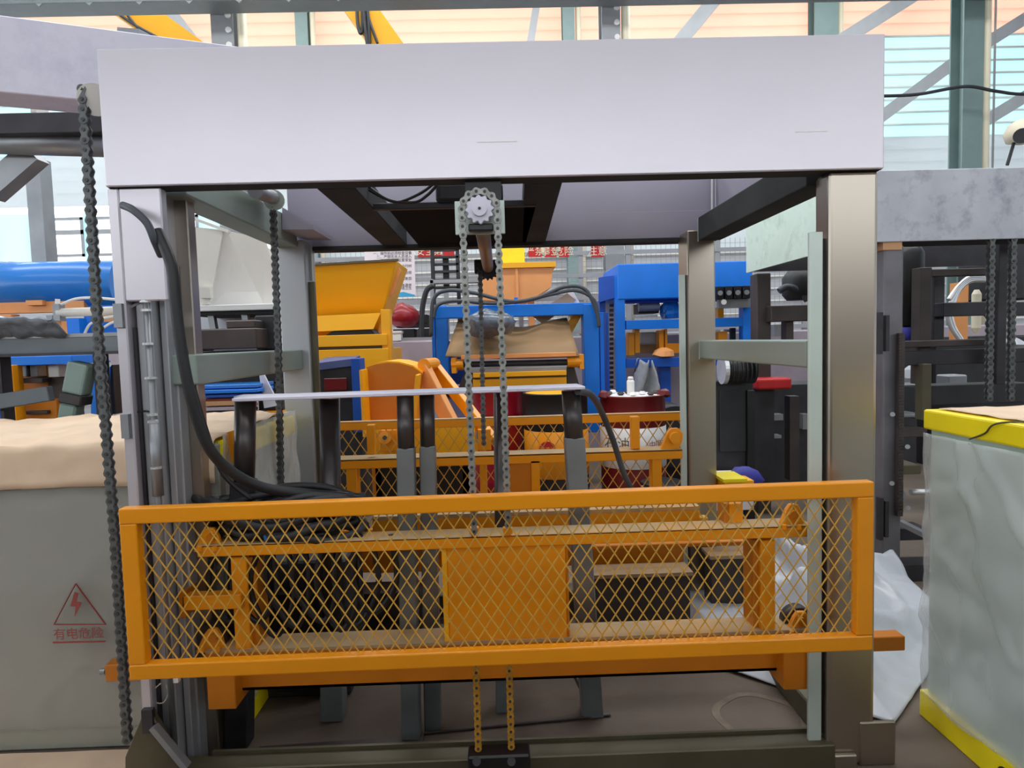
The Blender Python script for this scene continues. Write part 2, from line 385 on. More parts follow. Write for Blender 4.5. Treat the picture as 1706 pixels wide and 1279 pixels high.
# diagonal wall braces
for i, (a, b, Y, wd) in enumerate((((1128, 75), (1180, 12), 15.0, .3), ((1390, 75), (1490, 12), 15.0, .3), ((1474, 190), (1606, 92), 15.0, .26), ((1652, 195), (1706, 162), 15.0, .26), ((1652, 66), (1706, 32), 15.0, .26), ((884, 70), (893, 14), 15.0, .16), ((320, 70), (278, 16), 15.0, .3))):
    A, Bq = P(*a, Y), P(*b, Y); d = (Bq-A).normalized()
    MB().bar(A-d*(2.2 if i not in (3, 4) else .5), Bq+d*(1.2 if i < 2 else .3 if i not in (3, 4) else 2.5), .08, wd, up=(0, 0, 1)).build('beam', 'column_grey', kind='structure')
MB().pbox(1590, 222, 1604, 284, 14.8, .2).build('trim_2', 'column_green', kind='structure')

# ================================================================== HALL BACKGROUND
def crane_beam(name, a, b, Y, wd, label):
    t = thing(name, P(*a, Y), label, 'crane beam')
    MB().bar(P(*a, Y), P(*b, Y), .3, wd).build('girder', 'yellow', t)
    return t
cb = crane_beam('crane_girder', (560, -42), (716, 178), 12.2, .5, 'pale yellow crane girder with dark cables looped over it, above the grey header')
MB().tube([P(594, 0, 12.0), P(596, 40, 12.0), P(601, 56, 12.0), P(604, 40, 12.0), P(603, 0, 12.0)], .03).build('cable', 'charcoal', cb)
MB().tube([P(606, 0, 12.0), P(608, 40, 12.0), P(613, 78, 12.0)], .035).build('cable', 'charcoal', cb)
MB().tube([P(610, 0, 12.0), P(614, 36, 12.0), P(616, 78, 12.0)], .03).build('cable', 'charcoal', cb)
MB().tube([P(608, 5, 12.0), P(616, 36, 12.0), P(629, 72, 12.0)], .025).build('cable', 'charcoal', cb)
cb = crane_beam('crane_girder', (140, -42), (420, 160), 12.0, .5, 'orange yellow crane girder slanting behind the lilac beam at the upper left')
MB().tube([P(185, 14, 11.8), P(222, 40, 11.8), P(262, 62, 11.8)], .025).build('cable', 'charcoal', cb)
MB().tube([P(205, 12, 11.8), P(216, 30, 11.8), P(236, 54, 11.8)], .025).build('cable', 'charcoal', cb)
MB().tube([P(1470, 160, 10.2), P(1530, 157, 10.2), P(1608, 144, 10.2), P(1660, 152, 10.2), P(1720, 157, 10.2), P(1900, 150, 10.2)], .025).build('power_cable', 'charcoal', label='thin dark cable slung past the columns at upper right', cat='cable')
t = thing('hanging_lamp', P(1700, 225, 8.5), 'round cream lamp on a thin dark rod at the right edge', 'lamp')
MB().lathe(P(1702, 240, 8.5), [(.05, 0), (.17, .04), (.2, .14), (.15, .25), (.06, .3)], 20).build('lamp_body', 'cream_pipe', t, smooth=True)
MB().cyl(P(1702, 226, 8.28), P(1702, 226, 8.3), .09, 16).build('lens', 'charcoal', t)
MB().cyl(P(1693, 225, 8.5), P(1678, 275, 8.5), .02, 8).build('rod', 'charcoal', t)

# wire mesh fence in front of the wall
YF = 10.0
fx0, fx1 = P(520, 500, YF).x, P(1345, 480, YF).x
fz0, fz1 = P(853, 556, YF).z, P(853, 405, YF).z
fen = thing('wire_fence', ((fx0+fx1)/2, YF, 0), 'grey welded wire mesh fence along the back wall', 'fence')
for x in (527, 743, 867, 968, 1047, 1195, 1340): MB().box(P(x, 480, YF).x-.035, P(x, 480, YF).x+.035, YF-.03, YF+.03, 0, fz1+.25).build('post', 'column_grey', fen)
for y in (425, 462, 500, 556): MB().box(fx0, fx1, YF-.045, YF-.02, P(853, y, YF).z-.03, P(853, y, YF).z+.03).build('rail', 'column_grey', fen)
mb = MB(); n = int((fx1-fx0)/.075)
for i in range(n): x = fx0+i*.075; mb.box(x, x+.005, YF, YF+.005, fz0, fz1)
n = int((fz1-fz0)/.075)
for i in range(n): z = fz0+i*.075; mb.box(fx0, fx1, YF+.005, YF+.01, z, z+.005)
mb.build('wire_mesh', 'column_grey', fen, kind='stuff')
# poster with rows of print
YP = 9.935
t = thing('safety_poster', P(650, 493, YP), 'white notice board with rows of grey print and a blue wave at its foot', 'poster')
pb('board', 'white_paper', t, 608, 400, 691, 493, YP, .02, bevel=0)
mb = MB().pprism([(640, 485), (655, 489), (672, 486), (691, 491), (691, 494), (640, 494)], YP-.006, .004); mb.build('wave_print', 'sky_blue_print', t)
rows = ['一、操作前必须检查设备', '二、严禁无关人员进入', '按规程操作注意安全', '三、设备运行时', '严禁检修', '四、工作结束后', '切断电源并', '打扫现场卫生']
for i, (y, s) in enumerate(zip((421, 427, 433, 443, 454, 464, 475, 480), rows)):
    sz = .052; text_mesh('print_row', s, sz, P(686, y, YP-.004), 'ink', t, align='RIGHT')
# red and yellow slogan plates
for i, (x0, x1, s, l) in enumerate(((696, 720, '安全', 'red slogan plate with pale lettering, right of the white notice board'), (724, 735, '第', 'narrow red slogan plate between the notice board and the dark ladder rack'), (738, 757, '一', 'red slogan plate above the dark ladder rack'),
                                    (880, 902, '严禁', 'red slogan plate just right of the yellow board'), (907, 927, '攀登', 'red slogan plate second to the right of the yellow board'), (931, 948, '危险', 'red slogan plate third to the right of the yellow board'), (985, 1006, '注意', 'lone red slogan plate between two columns on the fence'))):
    t = thing('slogan_plate', P((x0+x1)/2, 428, YP), l, 'sign')
    pb('plate', 'red', t, x0, 405, x1, 428, YP, .015, bevel=0)
    text_mesh('lettering', s, .15 if len(s) == 2 else .13, P((x0+x1)/2, 419, YP-.004), 'cream_pipe', t)
t = thing('yellow_board', P(850, 440, 9.4), 'plain lemon yellow board behind the salmon hopper', 'board')
pb('panel', 'lemon', t, 828, 408, 874, 448, 9.4, .05); pb('edge_strip', 'orange', t, 826, 444, 876, 450, 9.35, .05)

# stored stock in front of the fence
t = thing('ladder_rack', P(745, 480, 9.2), 'dark steel ladder rack leaning at the wire fence', 'rack')
for x in (722, 764): pb('upright', 'charcoal', t, x-3, 405, x+3, 570, 9.2, .1)
for y in (416, 428, 440, 452, 466, 479): pb('rung', 'charcoal', t, 722, y-2, 764, y+2, 9.2, .06)
pb('brace', 'charcoal', t, 738, 430, 748, 482, 9.3, .06)
t = thing('steel_shelf', P(760, 500, 8.9), 'grey angle frame shelf behind the left chain', 'shelf')
for y in (468, 510): pb('shelf_rail', 'column_grey', t, 716, y-3, 806, y+3, 8.9, .2)
for x in (721, 803): pb('leg', 'column_grey', t, x-3, 465, x+3, 590, 8.9, .08)
t = thing('pipe_bend', P(708, 525, 8.6), 'black bent pipe leaning left of the blue portal', 'pipe')
MB().tube([P(702, 566, 8.6), P(703, 522, 8.6), P(706, 500, 8.6), P(712, 482, 8.6), P(722, 476, 8.6)], .035).build('tube', 'charcoal', t)
t = thing('black_machine_row', P(700, 560, 9.0), 'row of black machine parts on the ground by the wire fence', 'machinery')
for x0, y0, x1, y1 in ((660, 538, 726, 545), (680, 524, 712, 540), (655, 548, 690, 562), (696, 547, 726, 562), (770, 540, 790, 562)): pb('block', 'charcoal', t, x0, y0, x1, y1, 9.0, .4)
MB().box(P(665, 565, 8.6).x, P(800, 565, 8.6).x, 8.55, 8.95, PZ-.002, PZ+.04).build('ledge', 'column_grey', t)
t = thing('red_bag', P(672, 530, 8.4), 'crumpled crimson sack hung by the yellow hopper', 'sack')
mb = MB().lathe(P(672, 545, 8.7), [(.03, 0), (.14, .02), (.2, .1), (.19, .2), (.12, .27), (.05, .31)], 12); mb.v = [q+Vector((noise.noise(q*9)*.05, noise.noise(q*7)*.04, noise.noise(q*8)*.04)) for q in mb.v]
mb.build('sack', 'crimson', t, smooth=True)
t = thing('white_box', P(660, 568, 8.3), 'small pale box on the ground right of the yellow hopper', 'box')
pb('carton', 'white', t, 652, 553, 668, 567.5, 8.5, .15); pb('lid', 'white_paper', t, 651, 551, 669, 555, 8.49, .17)

# --- yellow batching hopper
YH = 6.6
t = thing('batching_hopper', P(595, 700, YH), 'large yellow hopper with a sloped front, left of the blue portal', 'hopper')
a = [P(490, 443, YH), P(661, 433, YH), P(630, 555, YH+.25), P(515, 562, YH+.25)]
b = [q+Vector((0, .8, 0)) for q in a[:2]]+[q+Vector((0, .5, 0)) for q in a[2:]]
MB().hexa(a, b).build('bin', 'yellow', t, bevel=.01)
MB().bar(P(488, 443, YH-.03), P(664, 433, YH-.03), .05, .02).build('rim', 'olive_steel', t)
MB().hexa([P(505, 527, YH-.06), P(634, 521, YH-.06), P(622, 548, YH-.09), P(505, 553, YH-.09)], [P(505, 527, YH+.1), P(634, 521, YH+.1), P(622, 548, YH+.1), P(505, 553, YH+.1)]).build('front_flap', 'yellow', t)
MB().pprism([(538, 562), (552, 552), (572, 547), (596, 545), (618, 548), (626, 558), (626, 564)], YH-.05, .3).build('belt_roll', 'black', t)
pb('frame_rail', 'yellow', t, 500, 558, 645, 577, YH-.12, .3); pb('gap_strip', 'olive_steel', t, 500, 577, 645, 582, YH-.08, .2)
pb('lower_panel', 'yellow', t, 500, 582, 648, 660, YH-.12, .9)
pb('side_post', 'yellow', t, 637, 515, 652, 660, YH-.1, .12); [MB().box(P(x, 650, YH).x-.07, P(x, 650, YH).x+.07, YH, YH+.15, 0, 1).build('leg', 'yellow', t) for x in (517, 640)]
MB().pprism([(641, 500), (656, 488), (668, 452), (660, 436), (648, 490)], YH+.2, .04).build('side_plate', 'salmon_orange', t)

# --- salmon hopper far behind the portal
t = thing('far_hopper', P(867, 520, 8.8), 'salmon orange hopper with a yellow rim behind the blue portal', 'hopper')
MB().pprism([(803, 446), (921, 446), (918, 478), (878, 503), (803, 500)], 8.8, .7).build('bin', 'salmon_orange', t)
pb('rim', 'yellow', t, 800, 437, 926, 446, 8.75, .9)
pb('rib', 'salmon_orange', t, 859, 447, 864, 500, 8.77, .03)
for x in (815, 885): q = P(x, 495, 9.0); MB().box(q.x-.04, q.x+.04, 9.0, 9.1, PZ-.01, q.z).build('leg', 'salmon_orange', t)

# --- blue portal frame with press cover
YB = 6.9
t = thing('blue_portal', P(862, 680, YB), 'blue portal frame with hoses along its top, over a tan cover', 'machine frame')
pb('crossbar', 'blue', t, 727, 507, 996, 527, YB, .2, bevel=.006)
pb('upright', 'blue', t, 728.5, 509, 748, 720, YB+.006, .19, bevel=.006); pb('upright', 'blue', t, 974, 506, 999, 720, YB-.012, .23, bevel=.006)
pb('inner_rail', 'deep_blue', t, 748, 568, 776, 640, YB+.3, .1); pb('guide_rail', 'blue', t, 720, 518, 726, 640, YB+.05, .08)
pb('guide_rail', 'blue', t, 1000, 520, 1007, 660, YB+.05, .08); pb('guide_rail', 'deep_blue', t, 1010, 520, 1015, 660, YB+.15, .08)
pb('lug', 'blue', t, 857, 495, 863, 508, YB+.05, .05)
for pts, r in (([(718, 560), (722, 500), (745, 484), (790, 488), (850, 502), (895, 496), (940, 478), (975, 482), (994, 520), (998, 545)], .02), ([(722, 530), (730, 508), (760, 501), (810, 505), (860, 503), (920, 490), (960, 484), (990, 500), (996, 530)], .018)):
    MB().tube([P(x, y, YB-.1) for x, y in pts], r).build('hose', 'hose_grey', t, smooth=True)
t = thing('press_table', P(862, 690, YB-.2), 'yellow press table with a tan cover sheet under the blue portal', 'machine')
MB().sheet(lambda u, v: P(762+(945-762)*u+(1-v)*0+v*(20*(u*2-1)), 536+v*58+4*math.sin(u*3.1)-6*(1-v)*math.sin(u*8), YB+.1-.5*v)+Vector((0, .05*math.sin(u*14+v*3)*(1-v), 0)), 24, 8, .012).build('cover_sheet', 'tan_cover', t, smooth=True)
pb('sheet_lip', 'salmon_orange', t, 768, 589, 960, 596, YB-.42, .1)
MB().cyl(P(752, 608, YB-.35), P(772, 607, YB-.35), .055).build('bearing', 'orange', t); pb('bearing_plate', 'orange', t, 752, 596, 760, 622, YB-.4, .2)
MB().cyl(P(945, 603, YB-.35), P(968, 602, YB-.35), .055).build('bearing', 'orange', t); pb('bearing_plate', 'orange', t, 966, 590, 973, 615, YB-.4, .2)
MB().cyl(P(770, 607, YB-.33), P(946, 603, YB-.33), .03).build('shaft', 'charcoal', t)
pb('sill_strip', 'grey_steel', t, 785, 612, 944, 619, YB-.42, .3)
pb('table_edge', 'yellow', t, 788, 619, 944, 627, YB-.45, .4); pb('table_front', 'yellow', t, 788, 630, 944, 648, YB-.42, .5); pb('seam', 'olive_steel', t, 788, 627, 944, 630, YB-.4, .4)
MB().pprism([(945, 612), (957, 612), (966, 645), (945, 645)], YB-.3, .1).build('cheek', 'brown_steel', t); MB().pprism([(776, 614), (788, 614), (788, 645), (764, 645)], YB-.3, .1).build('cheek', 'brown_steel', t)
MB().box(P(770, 648, YB).x, P(962, 648, YB).x, YB-.3, YB+.3, 0, P(865, 648, YB-.3).z).build('base', 'brown_steel', t)
MB().pprism([(940, 545), (956, 522), (972, 520), (950, 560)], YB+.2, .1).build('gusset', 'yellow', t); MB().pprism([(762, 524), (776, 524), (776, 545)], YB+.2, .1).build('gusset', 'yellow', t)
mb = MB().lathe(P(818, 560, YB-.35), [(.05, 0), (.2, .03), (.25, .12), (.22, .2), (.08, .24)], 20); mb.v = [q+Vector((noise.noise(q*7)*.09, noise.noise(q*6+Vector((3, 0, 0)))*.06, noise.noise(q*8)*.06)) for q in mb.v]
mb.build('plastic_bundle', 'plastic_grey', smooth=True, label='dark plastic wrapped bundle lying on the tan cover behind the chains', cat='bundle')
for i, (pts, l) in enumerate((([(886, 526), (945, 488), (960, 500), (905, 540)], 'grey brown cardboard sheet leaning over the portal crossbar'), ([(938, 498), (952, 480), (968, 508), (950, 530)], 'pale cardboard flap behind the portal top right of the chains'), ([(895, 545), (938, 530), (950, 548), (915, 566)], 'folded cardboard piece inside the portal below its crossbar'))):
    MB().pprism(pts, YB+.15+.03*i, .02).build('cardboard_piece', 'cardboard' if i == 2 else 'white_paper' if i == 1 else 'wood', label=l, cat='cardboard')

# --- blue framed machine right of the portal
Y2 = 7.4
t = thing('blue_press', P(1140, 680, Y2), 'bright blue machine with a closed top box and row of valves, right of the portal', 'machine')
pb('top_cover', 'blue', t, 1029, 437, 1254, 496, Y2, 1.0, bevel=.01)
MB().hexa([P(997, 462, Y2+.3), P(1030, 458, Y2+.2), P(1030, 494, Y2+.2), P(997, 504, Y2+.3)], [P(997, 462, Y2+1), P(1030, 458, Y2+1), P(1030, 494, Y2+1), P(997, 504, Y2+1)]).build('side_hood', 'deep_blue', t)
for x0, x1 in ((1028, 1043), (1238, 1255)): pb('upright', 'blue', t, x0+.5, 496.5, x1-.5, 700, Y2+.01, .14)
pb('upright', 'deep_blue', t, 1000, 500, 1010, 660, Y2+.4, .15)
for y0, y1 in ((531, 546), (595, 610)): pb('crossbar', 'blue' if y0 < 560 else 'deep_blue', t, 1043, y0, 1240, y1, Y2+.02, .15)
pb('crossbar', 'deep_blue', t, 1043, 498, 1240, 503, Y2+.2, .1); pb('back_post', 'deep_blue', t, 1100, 610, 1118, 700, Y2+.1, .15)
pb('roller_box', 'charcoal', t, 1064, 505, 1098, 522, Y2+.3, .3); MB().cyl(P(1064, 512, Y2+.25), P(1098, 511, Y2+.25), .05).build('roller', 'grey_steel', t)
pb('shaft_bar', 'bright_steel', t, 1060, 524, 1096, 528, Y2+.2, .1)
for x0, y0, x1, y1 in ((1047, 554, 1057, 592), (1058, 548, 1066, 588), (1098, 550, 1106, 582), (1108, 548, 1112, 590), (1112, 572, 1132, 588), (1196, 512, 1206, 530), (1197, 552, 1212, 572)): pb('bracket', 'orange', t, x0, y0, x1, y1, Y2+.12, .15)
pb('drum_plate', 'grey_steel', t, 1068, 553, 1095, 572, Y2+.3, .2); pb('tray', 'tan_cover', t, 1060, 574, 1100, 588, Y2+.35, .3)
mb = MB().lathe(P(1118, 530, Y2+.3), [(.12, 0), (.14, .06), (.1, .14), (.04, .2)], 12); mb.v = [q+Vector((noise.noise(q*9)*.05, 0, noise.noise(q*8)*.03)) for q in mb.v]; mb.build('blue_bundle', 'tank_blue', t)
v0 = None
for i in range(4):
    x = 1200+i*14.5; c = P(x, 486, Y2-.08)
    if v0 is None:
        v0 = pb('valve', 'black', t, x-6, 477, x+6, 498, Y2-.1, .1); v0b = MB().cyl(P(x, 488, Y2-.13), P(x, 488, Y2-.1), .028, 12).build('valve_face', 'grey_steel', v0); oc = ORG[v0].copy()
    else:
        v1 = link_copy(v0, t, oc+Vector((P(x, 487, Y2).x-P(1200, 487, Y2).x, 0, 0))); vb = link_copy(v0b, v1, ORG[v1]+(ORG[v0b]-oc))
pb('valve_plate', 'grey_steel', t, 1196, 498, 1250, 513, Y2-.06, .05); MB().cyl(P(1206, 503, Y2-.1), P(1206, 503, Y2-.06), .03, 12).build('gauge', 'white', t)
pb('spring_post', 'charcoal', t, 1218, 546, 1226, 570, Y2+.2, .06); pb('slide_bar', 'bright_steel', t, 1206, 548, 1240, 553, Y2+.3, .04)
ch = MB()
for i in range(20): q = P(1019, 508+i*8, Y2+.3); ch.box(q.x-.022, q.x+.022, q.y, q.y+.03, q.z-.02, q.z+.012)
ch.build('chain', 'charcoal', t, kind='stuff'); pb('guard_plate', 'white_paper', t, 1008, 505, 1028, 565, Y2+.7, .02)
mb = MB().sheet(lambda u, v: P(1058+36*u+8*(v-.5)*(u-.3)*2, 600+62*v, Y2-.02)+Vector((0, .08*math.sin(u*9+v*4), .05*noise.noise(Vector((u*3, v*3, 0))))), 14, 14, .01)
mb.build('white_sack', 'olive_cloth', smooth=True, label='pale grey sack hanging below the blue machine behind the red drum', cat='sack')
mb = MB().lathe(P(1105, 596, Y2+.1), [(.03, 0), (.12, .03), (.1, .09), (.03, .12)], 12); mb.v = [q+Vector((noise.noise(q*9)*.05, 0, noise.noise(q*8)*.03)) for q in mb.v]
mb.build('cardboard_scrap', 'salmon_orange', label='torn cardboard scrap on the lower blue crossbar', cat='cardboard')

# --- drums
def drum(px0, px1, ytop, Y, m, name, label, lid=None, band=None, bandm=None):
    c = P((px0+px1)/2, ytop, Y); c.z = 0; r = (P(px1, ytop, Y).x-P(px0, ytop, Y).x)/2; h = P((px0+px1)/2, ytop+4, Y-r*.8).z
    c = Vector((c.x, Y, 0)); t = thing(name, c, label, 'drum')
    prof = [(r*.97, 0), (r, .015)]
    for z in (.2, .78): prof += [(r, h*z-.03), (r*1.02, h*z-.012), (r*1.02, h*z+.012), (r, h*z+.03)]
    prof += [(r, h-.02), (r*1.02, h-.012), (r*1.02, h), (r*.95, h), (r*.95, h-.015)]
    MB().lathe(c, prof, 36).build('barrel', m, t, smooth=True)
    if lid: MB().lathe(c, [(r*.949, h-.014), (r*.949, h-.004), (r*.3, h-.002)], 36).build('lid', lid, t)
    if band: b0, b1 = band; MB().lathe(c, [(r*1.006, h*b0), (r*1.012, h*b0+.002), (r*1.012, h*b1-.002), (r*1.006, h*b1)], 36).build('label_band', bandm, t, smooth=True)
    return t, c, r, h
t, c, r, h = drum(1000, 1107, 656, 5.9, 'maroon', 'oil_drum', 'dark red drum with a wide white label band and a cluttered white lid', 'white', (.36, .72), 'white')
text_mesh('lettering', '石油', .12, c+Vector((-.19, -r*.82-.01, h*.58)), 'ink', t, rot=(math.pi/2, 0, -.6)); text_mesh('lettering', '中国石', .075, c+Vector((.17, -r*.88, h*.57)), 'label_red', t, rot=(math.pi/2, 0, .55))
rng = random.Random(3)
for i, (dx, dy, l) in enumerate(((0, .2, 'at the far rim'), (-.15, .15, 'at the far left rim'), (-.21, 0, 'at the left rim'), (-.12, -.08, 'left of the spray can'), (.07, -.09, 'right of the spray can'), (.21, -.02, 'at the right rim'), (-.03, .05, 'behind the spray can'), (-.03, -.18, 'in front of the spray can'), (.13, -.16, 'at the front right rim'))):
    mb = MB().lathe(c+Vector((dx, dy, h)), [(.02, 0), (.035, .012), (.02, .03)], 7)
    mb.build('rag', ['charcoal', 'white', 'brown_steel'][i % 3], label='small %s scrap %s of the dark red drum lid' % (('dark', 'white', 'brown')[i % 3], l), cat='scrap', group='scraps on the red drum lid')
for s, l in ((-1, 'maroon cloth rag over the left rim of the white banded drum'), (1, 'maroon cloth rag over the right rim of the white banded drum')):
    mb = MB().lathe(c+Vector((s*r*.93, -.1, h-.03)), [(.03, 0), (.06, .02), (.05, .06), (.02, .08)], 10); mb.v = [q+Vector((noise.noise(q*12)*.03, 0, noise.noise(q*15)*.02)) for q in mb.v]; mb.build('cloth_rag', 'maroon', label=l, cat='rag')
sc = c+Vector((-.03, -.08, h)); t = thing('spray_can', sc, 'white spray can standing on the dark red drum', 'can')
MB().lathe(sc, [(.032, 0), (.034, .005), (.034, .12), (.028, .13)], 20).build('can_body', 'white', t, smooth=True); MB().lathe(sc+Vector((0, 0, .13)), [(.026, 0), (.026, .022), (.018, .032)], 16).build('cap', 'white_paper', t, smooth=True)
t, c, r, h = drum(872, 978, 652, 5.8, 'black', 'oil_drum', 'black drum with a yellow lid and orange label band', 'yellow', (.30, .69), 'orange')
MB().cyl(c+Vector((-.1, -r*1.0-.004, h*.55)), c+Vector((-.1, -r*.9, h*.55)), .07, 20).build('oval_mark', 'red', t); text_mesh('lettering', '润滑油', .045, c+Vector((-.1, -r*1.0-.009, h*.55)), 'yellow', t)
drum(786, 868, 644, 6.1, 'crimson', 'oil_drum', 'plain crimson drum behind the chain pair', 'maroon')
c = P(1103, 812, 5.3); c.z = max(c.z, 0); c = Vector((c.x, 5.3, .0)); t = thing('black_pail', c, 'black pail with a wire handle in front of the dark red drum', 'pail')
MB().lathe(c, [(.13, 0), (.14, .01), (.165, .3), (.175, .31), (.165, .32), (.15, .31)], 28).build('pail_body', 'black', t, smooth=True)
MB().tube([c+Vector((-.17, -.02, .29)), c+Vector((-.1, -.2, .2)), c+Vector((.06, -.23, .12)), c+Vector((.17, -.02, .29))], .006).build('handle', 'bright_steel', t)
c = P(1128, 660, 6.1); t = thing('black_drum', Vector((c.x, 6.4, 0)), 'dark round drum end standing between the dark red drum and right back post', 'drum')
MB().cyl((c.x, 6.15, .55), (c.x, 6.75, .55), .29, 32).build('barrel', 'charcoal', t, smooth=True); MB().cyl((c.x, 6.13, .55), (c.x, 6.16, .55), .08, 20).build('hub', 'black', t); MB().box(c.x-.2, c.x+.2, 6.2, 6.7, 0, .3).build('cradle', 'black', t)

# --- yellow chute and conveyor
YK = 5.0
t = thing('feed_chute', P(665, 790, YK), 'curved yellow chute with a domed top beside the stand', 'chute')
arc = [(610, 612), (625, 607), (645, 604), (665, 605), (688, 611), (704, 622)]
MB().pprism(arc+[(690, 720), (620, 720)], YK, .04).build('front_plate', 'deep_orange', t)
k = [P(x, y, YK) for x, y in arc]; mb = MB()
for a, b in zip(k, k[1:]): mb.hexa([a, b, b+Vector((0, .55, 0)), a+Vector((0, .55, 0))], [a+Vector((0, 0, .012)), b+Vector((0, 0, .012)), b+Vector((0, .55, .012)), a+Vector((0, .55, .012))])
mb.build('domed_top', 'yellow', t)
for x, y in ((612, 614), (701, 622)): MB().bar(P(x, y, YK+.04), P(x+(6 if x < 650 else -9), 720, YK+.04), .5, .02, up=(1, 0, 0)).build('cheek', 'yellow', t)
pb('feed_box', 'yellow', t, 622, 712, 792, 776, YK-.15, .5); q = P(625, 776, YK-.1); MB().box(q.x, P(785, 776, YK).x, YK-.1, YK+.3, 0, q.z).build('dark_block', 'black', t); pb('box_front', 'orange', t, 632, 716, 662, 752, YK-.22, .06)  # black box below the feed box stands in for the shadow there
MB().cyl(P(641, 729, YK-.3), P(641, 729, YK-.22), .045, 20).build('bearing', 'orange', t, smooth=True); MB().cyl(P(641, 729, YK-.33), P(641, 729, YK-.29), .016, 12).build('shaft_end', 'brown_steel', t)
for x in (630, 780): pb('leg', 'deep_orange', t, x-8, 776, x+8, 905, YK-.1, .1)
t = thing('belt_conveyor', P(760, 790, YK+.4), 'sloped orange belt conveyor rising behind the chute', 'conveyor')
MB().bar(P(704, 612, YK+.1), P(768, 738, YK-.1), .06, .12).build('side_frame', 'salmon_orange', t, bevel=.004)
MB().bar(P(722, 608, YK+.3), P(822, 735, YK-.1), .06, .085).build('side_frame', 'orange', t, bevel=.004)
MB().hexa([P(716, 640, YK+.3), P(744, 640, YK+.3), P(812, 735, YK+.1), P(764, 735, YK+.1)], [q+Vector((0, .05, -.02)) for q in (P(716, 640, YK+.3), P(744, 640, YK+.3), P(812, 735, YK+.1), P(764, 735, YK+.1))]).build('belt', 'slate_blue', t)
for i in range(4): MB().cyl(P(722+i*14, 655+i*20, YK+.27), P(752+i*16, 655+i*20, YK+.27), .03).build('roller', 'black', t)
MB().cyl(P(706, 608, YK+.05), P(724, 606, YK+.3), .05).build('head_pulley', 'orange', t)
pb('foot_plate', 'orange', t, 796, 715, 818, 750, YK-.12, .04); pb('leg', 'orange', t, 800, 748, 812, 880, YK-.1, .06)
# --- slate blue box by the left back post
t = thing('motor_crate', P(572, 700, 5.6), 'slate blue box with dark sides between the left back post and the chute', 'box')
MB().hexa([P(520, 606, 5.6), P(590, 597, 5.6), P(600, 592, 6.2), P(545, 595, 6.2)], [q-Vector((0, 0, .06)) for q in (P(520, 606, 5.6), P(590, 597, 5.6), P(600, 592, 6.2), P(545, 595, 6.2))]).build('lid', 'slate_blue', t)
pb('front_panel', 'charcoal', t, 522, 610, 586, 655, 5.62, .3); pb('maker_plate', 'maroon', t, 540, 630, 578, 650, 5.6, .02); pb('side_post', 'deep_blue', t, 587, 597, 602, 720, 5.55, .2)
pb('tray', 'blue', t, 600, 637, 616, 705, 5.7, .2); MB().box(P(522, 655, 5.7).x, P(600, 655, 5.7).x, 5.7, 6.2, 0, P(560, 655, 5.7).z).build('base', 'charcoal', t)

# ================================================================== THE LIFTING GANTRY
YG, YR = 2.15, 3.655
zt, zb0 = 2.443, 2.02
gan = thing('lifting_gantry', (0, 2.9, 0), 'large bare steel lifting gantry with a wide plain header filling the middle', 'gantry')
hx0, hx1 = -1.23, 1.26
MB().box(hx0, hx1, YG, YG+.012, zb0, zt).build('header_plate', 'header_steel', gan, bevel=.004, seg=2)
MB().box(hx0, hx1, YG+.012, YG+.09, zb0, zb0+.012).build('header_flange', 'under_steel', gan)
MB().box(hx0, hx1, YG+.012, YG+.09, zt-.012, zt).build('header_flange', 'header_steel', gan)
MB().box(hx0, hx0+.012, YG+.012, YG+.09, zb0, zt).build('header_flange', 'header_steel', gan)
MB().box(hx1-.012, hx1, YG+.012, YG+.09, zb0, zt).build('header_flange', 'header_steel', gan)
for a, b, y, l in ((795, 862, 236, None), (1325, 1380, 219, None)):
    MB().bar(P(a, y+.8, YG-.0005), P(b, y-.8, YG-.0005), .001, .003).build('scratch', 'white', gan)
# right front post with a guide strip on its inner side
pX0, pX1 = P(1380, 650, YG+.02).x, P(1462, 650, YG+.02).x
MB().box(pX0, pX1, YG+.02, YG+.12, 0, zb0).build('post', 'post_steel', gan, bevel=.014, seg=3)
sx0, sx1 = P(1348, 800, YG+.03).x, P(1370, 800, YG+.03).x
MB().box(sx0, sx1, YG+.03, YG+.045, P(1360, 1245, YG+.03).z, P(1360, 386, YG+.03).z).build('guide_strip', 'strip_steel', gan, bevel=.002)
MB().box(sx1-.01, pX0, YG+.05, YG+.07, .1, P(1360, 386, YG+.03).z-.02).build('guide_web', 'dark_steel', gan)
# left front post: open channel with inner plate, guide rod and clips
lx0, lx1 = P(197, 600, YG+.02).x, P(322, 640, YG+.1).x
MB().box(lx0, lx0+.035, YG+.02, YG+.24, 0, zb0).build('post_flange', 'header_steel', gan, bevel=.004)
wx = P(260, 640, YG+.06).x
MB().box(lx0+.045, wx, YG+.06, YG+.24, 0, zb0).build('post_web', 'back_post_steel', gan, bevel=.003)
MB().box(lx0+.035, P(272, 400, YG+.02).x, YG+.021, YG+.06, P(245, 500, YG).z, zb0).build('post_cover', 'header_steel', gan, bevel=.004)
MB().box(P(299, 640, YG+.2).x, P(329, 640, YG+.2).x, YG+.2, YG+.26, 0, zb0+.1).build('post_flange', 'post_steel', gan, bevel=.004)
MB().box(P(273, 640, YG+.1).x, P(284, 640, YG+.1).x, YG+.1, YG+.24, 0, zb0).build('inner_channel', 'back_post_steel', gan, bevel=.003)
MB().box(P(285, 640, YG+.14).x, P(297, 640, YG+.14).x, YG+.14, YG+.2, 0, P(300, 430, YG).z).build('inner_channel', 'back_post_steel', gan, bevel=.003)
MB().box(lx0+.036, lx0+.046, YG+.05, YG+.12, .02, P(215, 545, YG).z).build('inner_lip', 'dark_steel', gan)
